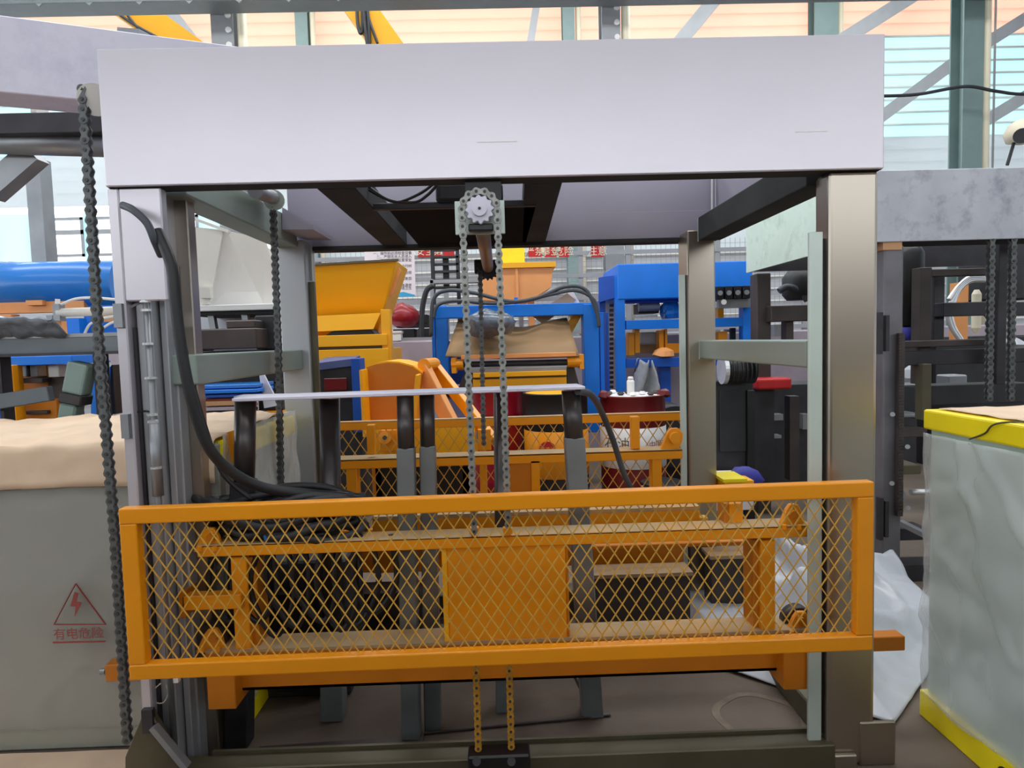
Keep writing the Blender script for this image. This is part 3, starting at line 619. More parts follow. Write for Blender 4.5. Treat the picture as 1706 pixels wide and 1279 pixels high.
MB().box(lx0+.002, lx0+.03, YG+.005, YG+.02, P(208, 545, YG).z, P(208, 505, YG).z).build('welded_tab', 'grey_steel', gan)
rx = P(263, 650, YG+.08).x
MB().cyl((rx, YG+.04, .12), (rx, YG+.04, P(262, 425, YG).z), .010, 12).build('guide_rod', 'grey_steel', gan, smooth=True)
MB().cyl((rx, YG+.04, P(262, 830, YG).z), (rx, YG+.04, P(262, 700, YG).z), .018, 12).build('rod_sleeve', 'grey_steel', gan, smooth=True)
for y in (500, 515, 572, 630, 692, 704, 782): MB().cyl((rx, YG+.04, P(262, y+2, YG).z), (rx, YG+.04, P(262, y-2, YG).z), .019, 12).build('clip', 'bright_steel', gan)
MB().bar(P(213, 515, YG+.06), P(240, 499, YG+.06), .006, .008).build('hook_bar', 'grey_steel', gan)
MB().bar(P(232, 497, YG+.05), P(262, 497, YG+.05), .01, .014).build('sensor', 'white', gan)
MB().tube([P(215, 693, YG+.05), P(230, 686, YG+.05), P(250, 686, YG+.05), P(261, 700, YG+.06)], .003).build('thin_wire', 'black', gan)
MB().tube([P(217, 694, YG+.05), P(222, 712, YG+.05), P(217, 728, YG+.05)], .005).build('thin_wire', 'black', gan)
MB().box(lx0+.005, lx0+.03, YG, YG+.02, P(215, 730, YG).z, P(215, 690, YG).z).build('welded_tab', 'grey_steel', gan)
MB().tube([P(268, 1138, YG+.05), P(256, 1150, YG+.05), P(258, 1168, YG+.05), P(272, 1170, YG+.05), P(280, 1155, YG+.05), P(277, 1140, YG+.05)], .002).build('thin_wire', 'cream_pipe', gan)
MB().box(P(272, 1130, YG).x, P(286, 1130, YG).x, YG+.04, YG+.06, P(280, 1148, YG).z, P(280, 1130, YG).z).build('sensor', 'white', gan)
# back header with its lower edge, back posts
bx0, bx1 = P(480, 360, YR).x, P(1192, 360, YR).x
zbk = P(830, 408, YR).z; zbt = zt
MB().box(bx0, bx1, YR, YR+.02, zbk+.16, zbt).build('header_plate', 'header_inner', gan)
MB().box(bx0, bx1, YR-.01, YR+.05, zbk+.012, zbk+.16).build('header_channel', 'header_inner', gan, bevel=.003)
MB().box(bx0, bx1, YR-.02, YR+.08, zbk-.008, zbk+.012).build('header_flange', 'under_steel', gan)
for (a, b, c, d, sg) in ((484, 533, 467, 512, 1), (1147, 1193, 1133, 1144, -1)):
    x0, x1 = P(a if sg < 0 else 470, 600, YR-.16).x, P(b if sg < 0 else 517, 600, YR-.16).x
    MB().box(x0, x1, YR-.16, YR+.02, 0, zbk+.03).build('post', 'post_steel' if sg < 0 else 'back_post_steel', gan, bevel=.008, seg=2)
    if sg < 0: MB().box(P(1133, 600, YR-.15).x, P(1143, 600, YR-.15).x, YR-.15, YR-.135, .1, P(1138, 462, YR).z).build('guide_strip', 'strip_steel', gan, bevel=.001); MB().box(P(1143, 600, YR-.13).x, x0, YR-.13, YR, .1, P(1138, 462, YR).z).build('guide_web', 'dark_steel', gan)
    else: MB().box(x1, P(530, 600, YR-.12).x, YR-.13, YR-.1, .1, P(520, 473, YR).z).build('guide_web', 'olive_steel', gan); MB().box(P(520, 600, YR-.1).x, P(526, 600, YR-.1).x, YR-.09, YR-.07, P(520, 470, YR).z, P(520, 420, YR).z).build('guide_strip', 'strip_steel', gan)
# side rails running to the back posts (upper and middle)
YA, YE = YG+.12, YR-.16
def siderail(xc, z0, z1, wd, m, name='side_rail'): MB().box(xc-wd/2, xc+wd/2, YA, YE, z0, z1).build(name, m, gan, bevel=.006, seg=2)
xr = (P(1165, 585, YE).x+.06); zr0, zr1 = P(1165, 597, YE).z, P(1165, 567, YE).z
siderail(xr, zr0, zr1, .12, 'rail_steel')
xl = P(505, 600, YE).x-.06; siderail(xl, P(505, 615, YE).z, P(505, 582, YE).z, .12, 'rail_steel')
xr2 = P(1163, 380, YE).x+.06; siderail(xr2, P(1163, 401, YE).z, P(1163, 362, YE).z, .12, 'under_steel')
xl2 = P(495, 390, YE).x-.06; siderail(xl2, P(495, 411, YE).z, P(495, 368, YE).z, .12, 'rail_steel')
for x in (P(1163, 380, YE).x, P(1165, 585, YE).x):
    pass
MB().bar(P(1163, 402, YE-.002), P(1163, 363, YE-.002), .004, .006).build('weld', 'strip_steel', gan); MB().bar(P(1165, 598, YE-.002), P(1165, 567, YE-.002), .004, .006).build('weld', 'strip_steel', gan)
# side plates above the upper rails
MB().box(hx1-.05, hx1-.04, YA, YR, zb0+.05, zt).build('side_plate', 'header_inner', gan); MB().box(hx0+.04, hx0+.05, YA, YR, zb0+.05, zt).build('side_plate', 'header_inner', gan)
MB().bar(P(1186, 292, YR-.03), P(1186, 350, YR-.03), .006, .012).build('weld', 'white', gan)
# bracket at the left back with a shaft and sprocket
MB().hexa([P(470, 345, YR-.4), P(522, 375, YR-.4), P(522, 382, YR-.4), P(470, 382, YR-.4)], [q+Vector((0, .35, 0)) for q in (P(470, 345, YR-.4), P(522, 375, YR-.4), P(522, 382, YR-.4), P(470, 382, YR-.4))]).build('bracket', 'header_inner', gan)
# under-frame: two longitudinal channels, a cross pan
zu = zb0+.01
for xa, xb in (((560, 312, 2.3), (658, 405, YR-.02)), ((905, 306, 2.3), (889, 404, YR-.02))):
    A = P(*xa); Bq = P(*xb); A.z = zu; Bq.z = zu
    mb = MB(); mb.bar(A+Vector((0, 0, .05)), Bq+Vector((0, 0, .05)), .13, .1); mb.build('channel', 'under_steel', gan, bevel=.004)
YPN = G(745, 344, zu).y
xp0, xp1 = P(640, 380, 2.9).x, P(888, 380, 2.9).x
MB().hexa([(xp0+.06, YPN+.03, zu), (xp1, YPN+.03, zu), (xp1, YR-.02, zu), (xp0+.06, YR-.02, zu)], [(xp0+.06, YPN+.03, zu+.01), (xp1, YPN+.03, zu+.01), (xp1, YR-.02, zu+.01), (xp0+.06, YR-.02, zu+.01)]).build('pan', 'matte_black', gan)
MB().box(xp0, xp1, YPN, YPN+.03, zu-.005, zu+.02).build('pan_edge', 'charcoal', gan, bevel=.003)
MB().pbox(725, 300, 838, 338, 2.62, .45).build('gear_motor', 'black', gan, bevel=.02, seg=2)
for x in (695, 705): MB().pbox(x-8, 355+(x-695), x+8, 358+(x-695), 3.0, .02).build('slot', 'strip_steel', gan)
for pts in ([(608, 312), (640, 330), (665, 336), (700, 322), (722, 306)], [(612, 310), (648, 333), (690, 337), (712, 325), (728, 308)]):
    MB().tube([P(x, y, 2.55) for x, y in pts], .006).build('cable', 'black', gan, smooth=True)
# chain drive: bracket plate, shaft, sprockets
YSP = 2.1
mb = MB().pbox(758, 334, 841, 390, YSP+.045, .01); mb.build('bracket_plate', 'strip_steel', gan, bevel=.002)
MB().pbox(780, 372, 822, 384, YSP+.012, .03).build('bearing_block', 'dark_steel', gan, bevel=.004)
MB().pbox(775, 300, 835, 337, YSP+.08, .3).build('bracket_arm', 'black', gan)
cS = P(799, 349, YSP)
def sprocket(c, r, teeth, m, name, th=.018):
    pts = []
    for i in range(teeth*4):
        a = 2*math.pi*i/(teeth*4); q = r*(1.0, 1.0, .84, .84)[i % 4]; pts.append((c.x+q*math.cos(a), c.y-th/2, c.z+q*math.sin(a)))
    o = MB().prism(pts, (0, th, 0)).build(name, m, gan, bevel=.002)
    MB().cyl(c-Vector((0, th/2+.012, 0)), c-Vector((0, th/2-.001, 0)), r*.5, 24).build('hub', m, o, smooth=False)
    MB().cyl(c-Vector((0, th/2+.0135, 0)), c-Vector((0, th/2+.011, 0)), r*.1, 12).build('shaft_hole', 'black', o)
    return o
sprocket(cS, .046, 12, 'lilac_steel', 'sprocket')
MB().cyl(cS+Vector((0, .01, 0)), P(813, 445, YR-.2), .028, 20).build('drive_shaft', 'shaft_steel', gan, smooth=True)
cB = P(813, 448, YR-.15); sprocket(cB, .06, 15, 'dark_steel', 'sprocket')
MB().pbox(790, 432, 815, 455, YR-.1, .05).build('bearing_block', 'dark_steel', gan, bevel=.004)
# base sills, feet
zs = P(853, 1262, YG).z; ysb = G(853, 1238, zs).y
MB().box(lx1-.1, pX0+.02, YG, ysb, 0, zs).build('base_sill', 'olive_steel', gan, bevel=.004)
MB().box(lx1, pX0, ysb, ysb+.012, 0, zs+.012).build('sill_edge', 'olive_steel', gan)
MB().box(bx0, bx1, YR-.12, YR, 0, .12).build('base_sill', 'olive_steel', gan, bevel=.006)
for x in (pX0+.1,): MB().box(x-.06, x+.06, YG+.24, YR-.16, 0, .1).build('base_sill', 'olive_steel', gan, bevel=.006)
zf = P(1463, 1207, YG).z
MB().box(P(1437, 1230, YG).x, P(1497, 1230, YG).x, YG+.014, YG+.03, 0, zf).build('foot_plate', 'post_steel', gan, bevel=.004)
MB().box(P(1398, 1268, YG-.03).x, P(1437, 1268, YG-.03).x, YG+.0, YG+.019, 0, P(1420, 1258, YG-.0).z).build('foot_plate', 'post_steel', gan, bevel=.004)
MB().pprism([(208, 1262), (238, 1188), (252, 1188), (300, 1279), (300, 1300), (208, 1300)], YG-.02, .03).build('foot_gusset', 'olive_steel', gan, bevel=.003)
MB().pprism([(248, 1216), (256, 1212), (312, 1279), (302, 1282)], YG-.05, .03).build('foot_brace', 'grey_steel', gan)
MB().pbox(236, 1183, 254, 1222, YG-.03, .02).build('foot_bracket', 'dark_steel', gan)
q = P(830, 1262, YG-.02); MB().box(P(780, 1260, YG-.02).x, P(883, 1260, YG-.02).x, YG-.05, YG+.02, .0, P(830, 1250, YG-.02).z).build('chain_anchor', 'black', gan, bevel=.006)
for x in (794, 852): MB().cyl(P(x, 1268, YG-.07), P(x, 1268, YG-.05), .014, 12).build('anchor_bolt', 'charcoal', gan)

# ---- chains of the lift
pit = .0262
Lx, Rx = P(774, 500, YSP), P(831, 500, YSP)
def on(x, y): return P(x, y, YSP)
arcp = [cS+Vector((.056*math.cos(t), 0, .056*math.sin(t))) for t in [math.pi*(1-i/10) for i in range(11)]]
chain('lift_chain', [on(790, 884), on(773, 420), on(771, 380)]+[Vector((q.x, YSP, q.z)) for q in arcp]+[on(829, 380), on(831, 420), on(847, 884)], pit, 'chain_steel', 'grey roller chain looped over the bright sprocket under the header')
chain('lower_chain', [P(793, 1105, YG-.02), P(797, 1250, YG-.02)], pit, 'chain_yellow', 'paint stained chain below the orange guard, left of its twin')
chain('lower_chain', [P(848, 1102, YG-.02), P(852, 1250, YG-.02)], pit, 'chain_yellow', 'paint stained chain below the orange guard, right of its twin')
chain('rear_chain', [P(800, 455, YR-.15), P(806, 740, YR-.15)], .03, 'chain_dark', 'dark thin chain hanging between the two strands of the bright loop')
chain('side_chain', [P(139, 150, 2.2), P(150, 330, 2.2), P(164, 560, 2.2), P(192, 900, 2.2), P(213, 1240, 2.2)], .0318, 'chain_dark', 'long dark chain hanging left of the orange guard')
t = thing('side_sprocket', P(152, 165, 2.08), 'pale sprocket wheel peeking out left of the header end', 'sprocket')
MB().cyl(P(158, 166, 2.21), P(158, 166, 2.23), .05, 20).build('wheel', 'cream', t); MB().cyl(P(158, 166, 2.23), P(158, 166, 2.4), .015, 12).build('axle', 'grey_steel', t)
chain('side_chain', [P(455, 345, 3.0), P(464, 590, 3.0), P(468, 810, 3.0)], .032, 'chain_dark', 'thin dark chain hanging beside the left back post')
t = thing('side_shaft', P(450, 330, 3.0), 'short grey shaft with a sprocket at the head of the left back chain', 'shaft')
MB().cyl(P(425, 318, 2.7), P(458, 330, 3.02), .03, 16).build('axle', 'grey_steel', t, smooth=True); MB().cyl(P(456, 333, 2.98), P(457, 333, 3.0), .045, 18).build('sprocket', 'strip_steel', t)

# ================================================================== THE ORANGE LIFT CARRIAGE
car = thing('lift_carriage', (0, 2.6, .18), 'orange lift carriage with diamond mesh guards hanging in the gantry', 'carriage')
def pq(m, *r, name='bracket', bevel=.003): return MB().pbox(*r).build(name, m, car, bevel=bevel)
YFg = 2.04
def mesh_panel(x0, x1, z0, z1, Y, cw, chh, th, name='guard_mesh'):
    mb = MB()
    h = z1-z0; k = cw/chh; n = int((x1-x0+h*k)/cw)+2
    for s in (1, -1):
        for i in range(n):
            xa = (x0-h*k+i*cw) if s > 0 else (x0+i*cw); pa = [xa, z0]; pb_ = [xa+s*h*k, z1]
            t0, t1 = 0., 1.; d = pb_[0]-pa[0]
            lo, hi = sorted(((x0-pa[0])/d, (x1-pa[0])/d)); t0, t1 = max(0, lo), min(1, hi)
            if t1-t0 < .01: continue
            mb.bar((pa[0]+d*t0, Y+(.001 if s > 0 else -.001), z0+h*t0), (pa[0]+d*t1, Y+(.001 if s > 0 else -.001), z0+h*t1), .003, th, up=(0, 1, 0)) if False else mb.bar((pa[0]+d*t0, Y+s*.001, z0+h*t0), (pa[0]+d*t1, Y+s*.001, z0+h*t1), th, .003, up=(0, 1, 0))
    return mb.build(name, 'wire_yellow', car, kind='stuff')
gx0, gx1 = P(205, 980, YFg).x, P(1456, 945, YFg).x
gzt = P(853, 824, YFg).z; gzb = P(853, 1108, YFg).z
tw = .053; sk = .004                        # the guard hangs a touch out of level
def tilt(mb): mb.v = [Vector((q.x, q.y, q.z+q.x*sk)) for q in mb.v]; return mb
tilt(MB().box(gx0, gx1, YFg, YFg+.04, gzt-.05, gzt)).build('guard_rail', 'orange', car, bevel=.005, seg=2)
tilt(MB().box(gx0, gx1, YFg, YFg+.04, gzb, gzb+.05)).build('guard_rail', 'orange', car, bevel=.005, seg=2)
tilt(MB().box(gx0, gx0+tw, YFg+.001, YFg+.04, gzb+.05, gzt-.05)).build('guard_stile', 'orange', car, bevel=.004, seg=2)
tilt(MB().box(gx1-tw, gx1, YFg+.001, YFg+.04, gzb+.05, gzt-.05)).build('guard_stile', 'orange', car, bevel=.004, seg=2)
mesh_panel(gx0+tw, gx1-tw, gzb+.045, gzt-.045, YFg+.03, .0445, .067, .0037)
# front beam and its parts
Yb = 2.26
zB = P(853, 891, Yb).z; bxa, bxb = P(328, 915, Yb).x, P(1354, 885, Yb).x
MB().box(bxa, bxb, Yb, Yb+.1, zB-.008, zB).build('beam_top', 'orange_dusty', car, bevel=.002)
MB().box(bxa, bxb, Yb, Yb+.008, zB-.042, zB-.001).build('beam_lip', 'orange', car, bevel=.002)
MB().box(bxa, bxb, Yb+.09, Yb+.1, zB-.042, zB-.008).build('beam_lip', 'deep_orange', car)
zL = P(853, 1066, Yb).z
pq('orange', 746, 907, 944, 1071, Yb+.01, .1, name='center_plate')
MB().pbox(738, 907, 746, 1071, Yb+.01, .1).build('plate_edge', 'yellow', car); MB().pbox(944, 907, 948, 1071, Yb+.01, .1).build('plate_edge', 'deep_orange', car)
pq('orange', 388, 928, 414, 1085, Yb+.01, .03, name='leg'); pq('deep_orange', 414, 928, 430, 1085, Yb+.03, .1, name='leg_web')
pq('deep_orange', 1255, 900, 1272, 1062, Yb+.03, .1, name='leg_web'); pq('orange', 1268, 900, 1292, 1062, Yb+.01, .03, name='leg')
# lower beam with dusty top
lxa, lxb = P(345, 1140, Yb).x, P(1350, 1110, Yb).x; zlb = P(853, 1133, Yb).z
MB().box(lxa, lxb, Yb, Yb+.12, zL-.01, zL).build('lower_flange', 'orange_dusty', car)
MB().box(lxa, lxb, Yb, Yb+.01, zlb, zL-.01).build('lower_web', 'deep_orange', car)
MB().box(lxa, lxb, Yb, Yb+.1, zlb, zlb+.01).build('lower_flange', 'deep_orange', car)
pq('deep_orange', 1306, 1085, 1350, 1149, Yb-.06, .14, name='end_block'); pq('deep_orange', 345, 1120, 392, 1182, Yb-.06, .14, name='end_block')
MB().box(P(1330, 1072, YG+.23).x, P(1507, 1072, YG+.23).x, YG+.225, YG+.285, P(1474, 1084, YG+.23).z, P(1474, 1060, YG+.23).z).build('end_arm', 'deep_orange', car, bevel=.003)
MB().box(P(176, 1120, YG+.23).x, P(370, 1120, YG+.23).x, YG+.225, YG+.285, P(195, 1134, YG+.23).z, P(195, 1106, YG+.23).z).build('end_arm', 'deep_orange', car, bevel=.003)
MB().cyl(P(176, 1118, YG+.25), P(168, 1118, YG+.25), .012, 10).build('end_bolt', 'grey_steel', car)
def bearing(xc, yc, w_, h_, name='wheel_bracket', wheel=False, Y=Yb, s=1.):
    if wheel:
        c = P(xc, yc-2*s, Y+.05); MB().cyl(c, c+Vector((0, .05, 0)), .056*s, 28).build('wheel', 'brown_steel', car, smooth=True)
    MB().pprism([(xc-w_, yc+h_), (xc-w_*.4, yc-h_*.6), (xc-w_*.15, yc-h_), (xc+w_*.4, yc-h_), (xc+w_*.75, yc-h_*.3), (xc+w_, yc+h_)], Y+.02, .02).build(name, 'orange', car, bevel=.003)
    c = P(xc+w_*.15, yc-h_*.2, Y+.0); MB().cyl(c, c+Vector((0, .03, 0)), .014*s, 14).build('axle', 'deep_orange', car)
    for d in (-.55, .5): c = P(xc+w_*d, yc+h_*.88, Y-.005); MB().cyl(c, c+Vector((0, 0, .016*s)), .009*s, 6).build('bolt', 'orange', car)
bearing(1320, 862, 24, 22); bearing(346, 900, 24, 20)
bearing(1333, 1040, 25, 20, wheel=True); bearing(350, 1068, 25, 20, wheel=True)
pq('orange', 303, 992, 402, 1016, Yb-.02, .05, name='side_arm'); pq('deep_orange', 298, 985, 308, 1030, Yb-.02, .1, name='side_arm')
pq('orange', 1215, 838, 1238, 893, Yb+.06, .05, name='stub_post'); pq('deep_orange', 1207, 838, 1215, 885, Yb+.06, .08, name='stub_post')
for x in (790, 846): MB().pbox(x-8, 880, x+8, 890, YSP, .03).build('chain_clevis', 'orange', car, bevel=.002); MB().bar(P(x, 886, YSP+.02), P(x, 890, Yb+.03), .02, .02).build('clevis_pin', 'orange', car)
# cross beams in the middle
Yc = 2.92
pq('orange', 620, 858, 1166, 883, Yc, .1, name='cross_beam'); MB().pbox(620, 852, 1166, 858, Yc, .11).build('cross_beam_top', 'orange_dusty', car)
pq('deep_orange', 620, 905, 930, 950, Yc+.05, .06, name='cross_plate'); pq('wire_yellow', 1166, 862, 1180, 872, Yc+.02, .05, name='spigot')
pq('deep_orange', 985, 905, 1256, 912, Yc-.2, .05, name='tie_bar')
for x0 in (-.1, .13): MB().box(x0-.03, x0+.03, Yb+.1, YR-.2, zL-.06, zL).build('side_tie', 'deep_orange', car, bevel=.003)
# rear half of the carriage
Yq = 3.84
qx0, qx1 = P(540, 700, Yq).x, P(1165, 700, Yq).x; qz = P(853, 696, Yq).z
MB().box(qx0, qx1, Yq, Yq+.04, qz-.045, qz).build('guard_rail', 'orange', car, bevel=.003)
MB().box(qx0, qx1, Yq-.001, Yq+.041, qz, qz+.006).build('guard_cap', 'orange_dusty', car)
MB().box(qx0, qx1, Yq, Yq+.04, .36, .41).build('guard_rail', 'orange', car, bevel=.003)
for x in (qx0, qx1-tw): MB().box(x, x+tw, Yq, Yq+.04, .41, qz-.045).build('guard_stile', 'orange', car)
mesh_panel(qx0+tw, qx1-tw, .41, qz-.04, Yq+.02, .0445*1.55, .067*1.55, .005, name='guard_mesh')
Yr = 3.42
rz = P(853, 757, Yr).z; ra, rb_ = P(548, 765, Yr).x, P(1137, 748, Yr).x
MB().box(ra, rb_, Yr, Yr+.13, rz-.008, rz).build('beam_top', 'orange_dusty', car); MB().box(ra, rb_, Yr, Yr+.008, rz-.05, rz-.001).build('beam_lip', 'orange', car, bevel=.002)
pq('deep_orange', 845, 768, 886, 830, Yr+.01, .1, name='center_plate'); MB().pbox(886, 768, 900, 860, Yr, .1).build('plate_edge', 'orange', car)
pq('orange', 1087, 752, 1103, 860, Yr+.01, .08, name='leg'); pq('orange', 578, 768, 596, 880, Yr+.01, .08, name='leg')
pq('orange', 611, 708, 624, 757, Yr+.03, .05, name='stub_post'); pq('orange', 1052, 694, 1066, 748, Yr+.03, .05, name='stub_post')
MB().pprism([(1100, 750), (1112, 722), (1118, 714), (1130, 713), (1138, 722), (1137, 735), (1130, 750)], Yr+.02, .03).build('wheel_bracket', 'orange', car, bevel=.003)
c = P(1126, 730, Yr-.01); MB().cyl(c, c+Vector((0, .05, 0)), .03, 16).build('axle', 'orange', car)
MB().box(ra, rb_, Yr, Yr+.14, zlb, zL).build('lower_beam', 'deep_orange', car)
# ================================================================== POST STAND inside the gantry
std = thing('post_stand', (-.35, 2.45, 0), 'stand of dark tubular posts under a thin flat steel bar inside the gantry', 'stand')
YS = 2.62
def leg(x, yt, xb, yb, wpx, ysl, Y, sx=None):
    a, b = P(x, yt, Y), P(xb, yb, Y); ww = wpx/FPX*Y; mid = P(x+(xb-x)*(ysl-yt)/(yb-yt), ysl, Y)
    A = a.copy(); Z = b.copy(); Z.z = 0
    o = MB().cyl(mid-(A-Z).normalized()*.06, A, ww/2, 18).build('leg', 'tube_steel', std, smooth=True)
    mb = MB(); s_ = ww*.56
    n = 8; d = (A-Z)
    top = Z+d*((mid.z)/(d.z)); 
    mb.hexa([Z+Vector((-s_, -s_, 0)), Z+Vector((s_, -s_, 0)), Z+Vector((s_, s_, 0)), Z+Vector((-s_, s_, 0))], [top+Vector((-s_*.92, -s_*.92, 0)), top+Vector((s_*.92, -s_*.92, 0)), top+Vector((s_*.92, s_*.92, 0)), top+Vector((-s_*.92, s_*.92, 0))])
    mb.build('sleeve', 'dark_steel' if sx else 'sleeve_steel', o, bevel=.004)
leg(675, 660, 686, 1230, 28, 745, 2.435); leg(711, 656, 722, 1214, 25, 742, 2.49); leg(951, 650, 986, 1188, 32, 728, 2.55)
leg(409, 668, 400, 1262, 34, 800, 2.43, 'dark'); leg(549, 663, 556, 1180, 34, 1050, 2.6); leg(834, 653, 838, 1160, 24, 1100, 2.6)
A, Bq = P(398, 666, 2.43), P(968, 646, 2.53)
MB().bar(A+Vector((0, 0, .006)), Bq+Vector((0, 0, .006)), .16, .012).build('top_bar', 'lilac_steel', std, bevel=.002)
MB().bar(P(398, 660, 2.55), P(690, 655, 2.56), .1, .008).build('top_bar', 'lilac_steel', std)
for a, b, l in ((P(955, 1122, 2.45), P(975, 1178, 2.45), 'thin dark rod leaning by the right stand foot'),):
    a = G(982, 1180); MB().cyl((a.x, a.y, .006), P(953, 1118, a.y+.05), .006, 8).build('leaning_rod', 'brown_steel', label=l, cat='rod')
a, b = G(706, 1224), G(1017, 1193); MB().cyl((a.x, a.y, .007), (b.x, b.y, .007), .006, 8).build('steel_rod', 'brown_steel', label='long thin brown rod on the floor behind the painted chains', cat='rod')
a, b = G(430, 1255), G(706, 1235); MB().bar((a.x, a.y, .006), (b.x, b.y, .006), .05, .012).build('flat_bar', 'brown_steel', label='dark flat bar on the floor left of the stand feet', cat='bar')

# ---- cable coil on the carriage and the hanging hose
rng = random.Random(11)
cc = P(470, 880, 2.36); cc.z = zB
t = thing('cable_coil', cc, 'heap of coiled black cable on the left end of the orange beam', 'cable')
for i in range(17):
    r1 = rng.uniform(.17, .31); r2 = rng.uniform(.06, .11); z = .014+i*.0075; dx, dy = rng.uniform(-.06, .08), rng.uniform(-.02, .05)
    MB().tube([cc+Vector((dx+r1*math.cos(2*math.pi*k/12), dy-.02+r2*math.sin(2*math.pi*k/12), z+.02*math.sin(k*1.7+i))) for k in range(13)], rng.uniform(.012, .018), 8, 3).build('cable_turn', 'rubber' if i % 3 else 'charcoal', t, smooth=True)
for i, (x0, y0) in enumerate(((360, 905), (430, 915), (500, 905), (570, 900), (400, 905), (455, 900), (600, 890), (540, 905))):     # loops hanging down behind the mesh
    MB().tube([P(x0, y0, 2.3), P(x0-12, y0+70, 2.29), P(x0+20+8*(i % 3), y0+130+14*(i % 2), 2.29), P(x0+60, y0+80, 2.3), P(x0+50, y0, 2.31)], .011).build('cable_loop', 'black', t, smooth=True)
for x, y, m in ((442, 890, 'tank_blue'), (500, 878, 'cream'), (446, 884, 'white')): MB().cyl(P(x, y-6, 2.27), P(x+4, y+8, 2.27), .012, 10).build('connector', m, t)
t = thing('black_hose', P(590, 826, 2.2), 'thick black hose sweeping from the left post down to the cable heap', 'hose')
MB().tube([P(262, 385, 2.12), P(285, 440, 2.09), P(292, 500, 2.08), P(302, 580, 2.08), P(318, 660, 2.09), P(345, 740, 2.12), P(385, 785, 2.18), P(440, 812, 2.25), P(510, 822, 2.32), P(575, 828, 2.36), P(604, 838, 2.4)], .0175, 12, 8).build('tube', 'rubber', t, smooth=True)
t = thing('thin_cable', P(400, 830, 2.3), 'thin black cable running behind the thick hose', 'cable')
MB().tube([P(300, 540, 2.3), P(322, 640, 2.3), P(345, 720, 2.32), P(372, 790, 2.35), P(420, 832, 2.36)], .008).build('tube', 'rubber', t, smooth=True)
MB().tube([P(205, 342, 2.14), P(222, 350, 2.1), P(245, 372, 2.09), P(258, 402, 2.1), P(268, 425, 2.15)], .012, 10, 8).build('arched_hose', 'hose_grey', smooth=True, label='grey hose arching over the top of the left front post', cat='hose')
MB().tube([P(962, 652, 2.5), P(985, 658, 2.6), P(1004, 690, 2.9), P(1022, 735, 3.0), P(1038, 785, 3.1), P(1052, 815, 3.15)], .014, 10, 8).build('rear_hose', 'hose_grey', smooth=True, label='dark hose drooping from the flat bar past the dark red drum', cat='hose')

# ================================================================== WRAPPED CABINETS
def wrinkle(p, s, a): return a*(abs(noise.noise(p*s))+.5*noise.noise(p*s*2.3+Vector((7, 1, 3)))+.3*noise.noise(Vector((p.x*s*3, p.y*s*3, p.z*s))))
zc = P(1535, 680, 2.45).z; X0 = 1.604
t = thing('wrapped_cabinet', (1.95, 1.8, 0), 'pale green control cabinet with yellow top and base bands under clear plastic, at right', 'cabinet')
MB().box(X0+.012, 2.5, 1.2, 2.44, .1, zc-.075).build('body', 'cab_green', t, bevel=.006)
MB().box(X0-.008, 2.52, 1.18, 2.455, zc-.078, zc-.004).build('top_band', 'lemon', t, bevel=.008, seg=2)
MB().box(X0-.008, 2.52, 1.18, 2.455, 0, .105).build('base_band', 'lemon', t, bevel=.006, seg=2)
for y in (2.02, 1.6): MB().cyl((X0-.012, y, .05), (X0, y, .05), .026, 16).build('base_hole', 'black', t)
MB().sheet(lambda u, v: Vector((X0+.03+u*.87, 1.2+v*1.22, zc+.002+wrinkle(Vector((u*2, v*2, 0)), 4, .006))), 20, 20, .002).build('top_sheet', 'cream_card', t, smooth=True)
def sidewrap(u, v):
    p = Vector((0, 1.2+1.24*v, .1+(zc-.19)*u)); return Vector((X0-.002-abs(wrinkle(p, 3.2, .03))-.012*max(0, 1-abs(noise.noise(Vector((p.y*5, p.z*2.2, 4))))*7)-.004, p.y, p.z))
MB().sheet(sidewrap, 70, 70, .001).build('plastic_wrap', 'wrap', t, smooth=True)
MB().tube([Vector((X0-.012, 2.2, zc-.08)), Vector((X0-.012, 2.13, zc-.05)), Vector((X0-.01, 2.06, zc-.006)), Vector((X0+.1, 1.9, zc+.008)), Vector((X0+.3, 1.7, zc+.008))], .003).build('tape_edge', 'olive_steel', t)

CY0, CY1, CXR = 2.44, 3.32, -1.05
zl = P(100, 704, CY1).z
t = thing('wrapped_cabinet', (-2, 2.9, 0), 'grey cabinet in dull plastic with cream cardboard over its top and a danger sticker', 'cabinet')
MB().box(-3.0, CXR, CY0-.004, CY1, .0, zl).build('body', 'cab_grey', t, bevel=.01)
MB().box(-3.02, CXR+.012, CY0+.02, CY1+.012, zl-.09, zl+.004).build('top_band', 'lemon', t, bevel=.012, seg=2)
MB().box(CXR-.2, CXR+.02, CY0, CY1+.012, 0, .1).build('base_band', 'lemon', t, bevel=.006)
MB().sheet(lambda u, v: Vector((-2.8+u*(2.8-1.3), 1.6+v*(CY0-.03-1.6), .012+.004*noise.noise(Vector((u*6, v*6, 2))))), 16, 8, .004).build('cardboard_sheet', 'cream_card', label='flat cream cardboard sheet on the floor in front of the grey cabinet', cat='cardboard')
zfold = P(100, 812, CY0-.03).z
def card(u, v):
    x = -3.0+u*(CXR-.0+3.0); a = v*1.25
    if a < .22: p = Vector((x, CY0-.035, zfold+(zl+.02-zfold)*a/.22))
    else: p = Vector((x, CY0-.035+(a-.22)*.9, zl+.02))
    k = wrinkle(Vector((x, a, 0)), 4.5, .022); k += .006*math.sin(x*9+a*6)
    return p+Vector((0, -k if a < .25 else 0, k if a >= .2 else 0))
MB().sheet(card, 60, 36, .004).build('cardboard_cover', 'cream_card', t, smooth=True)
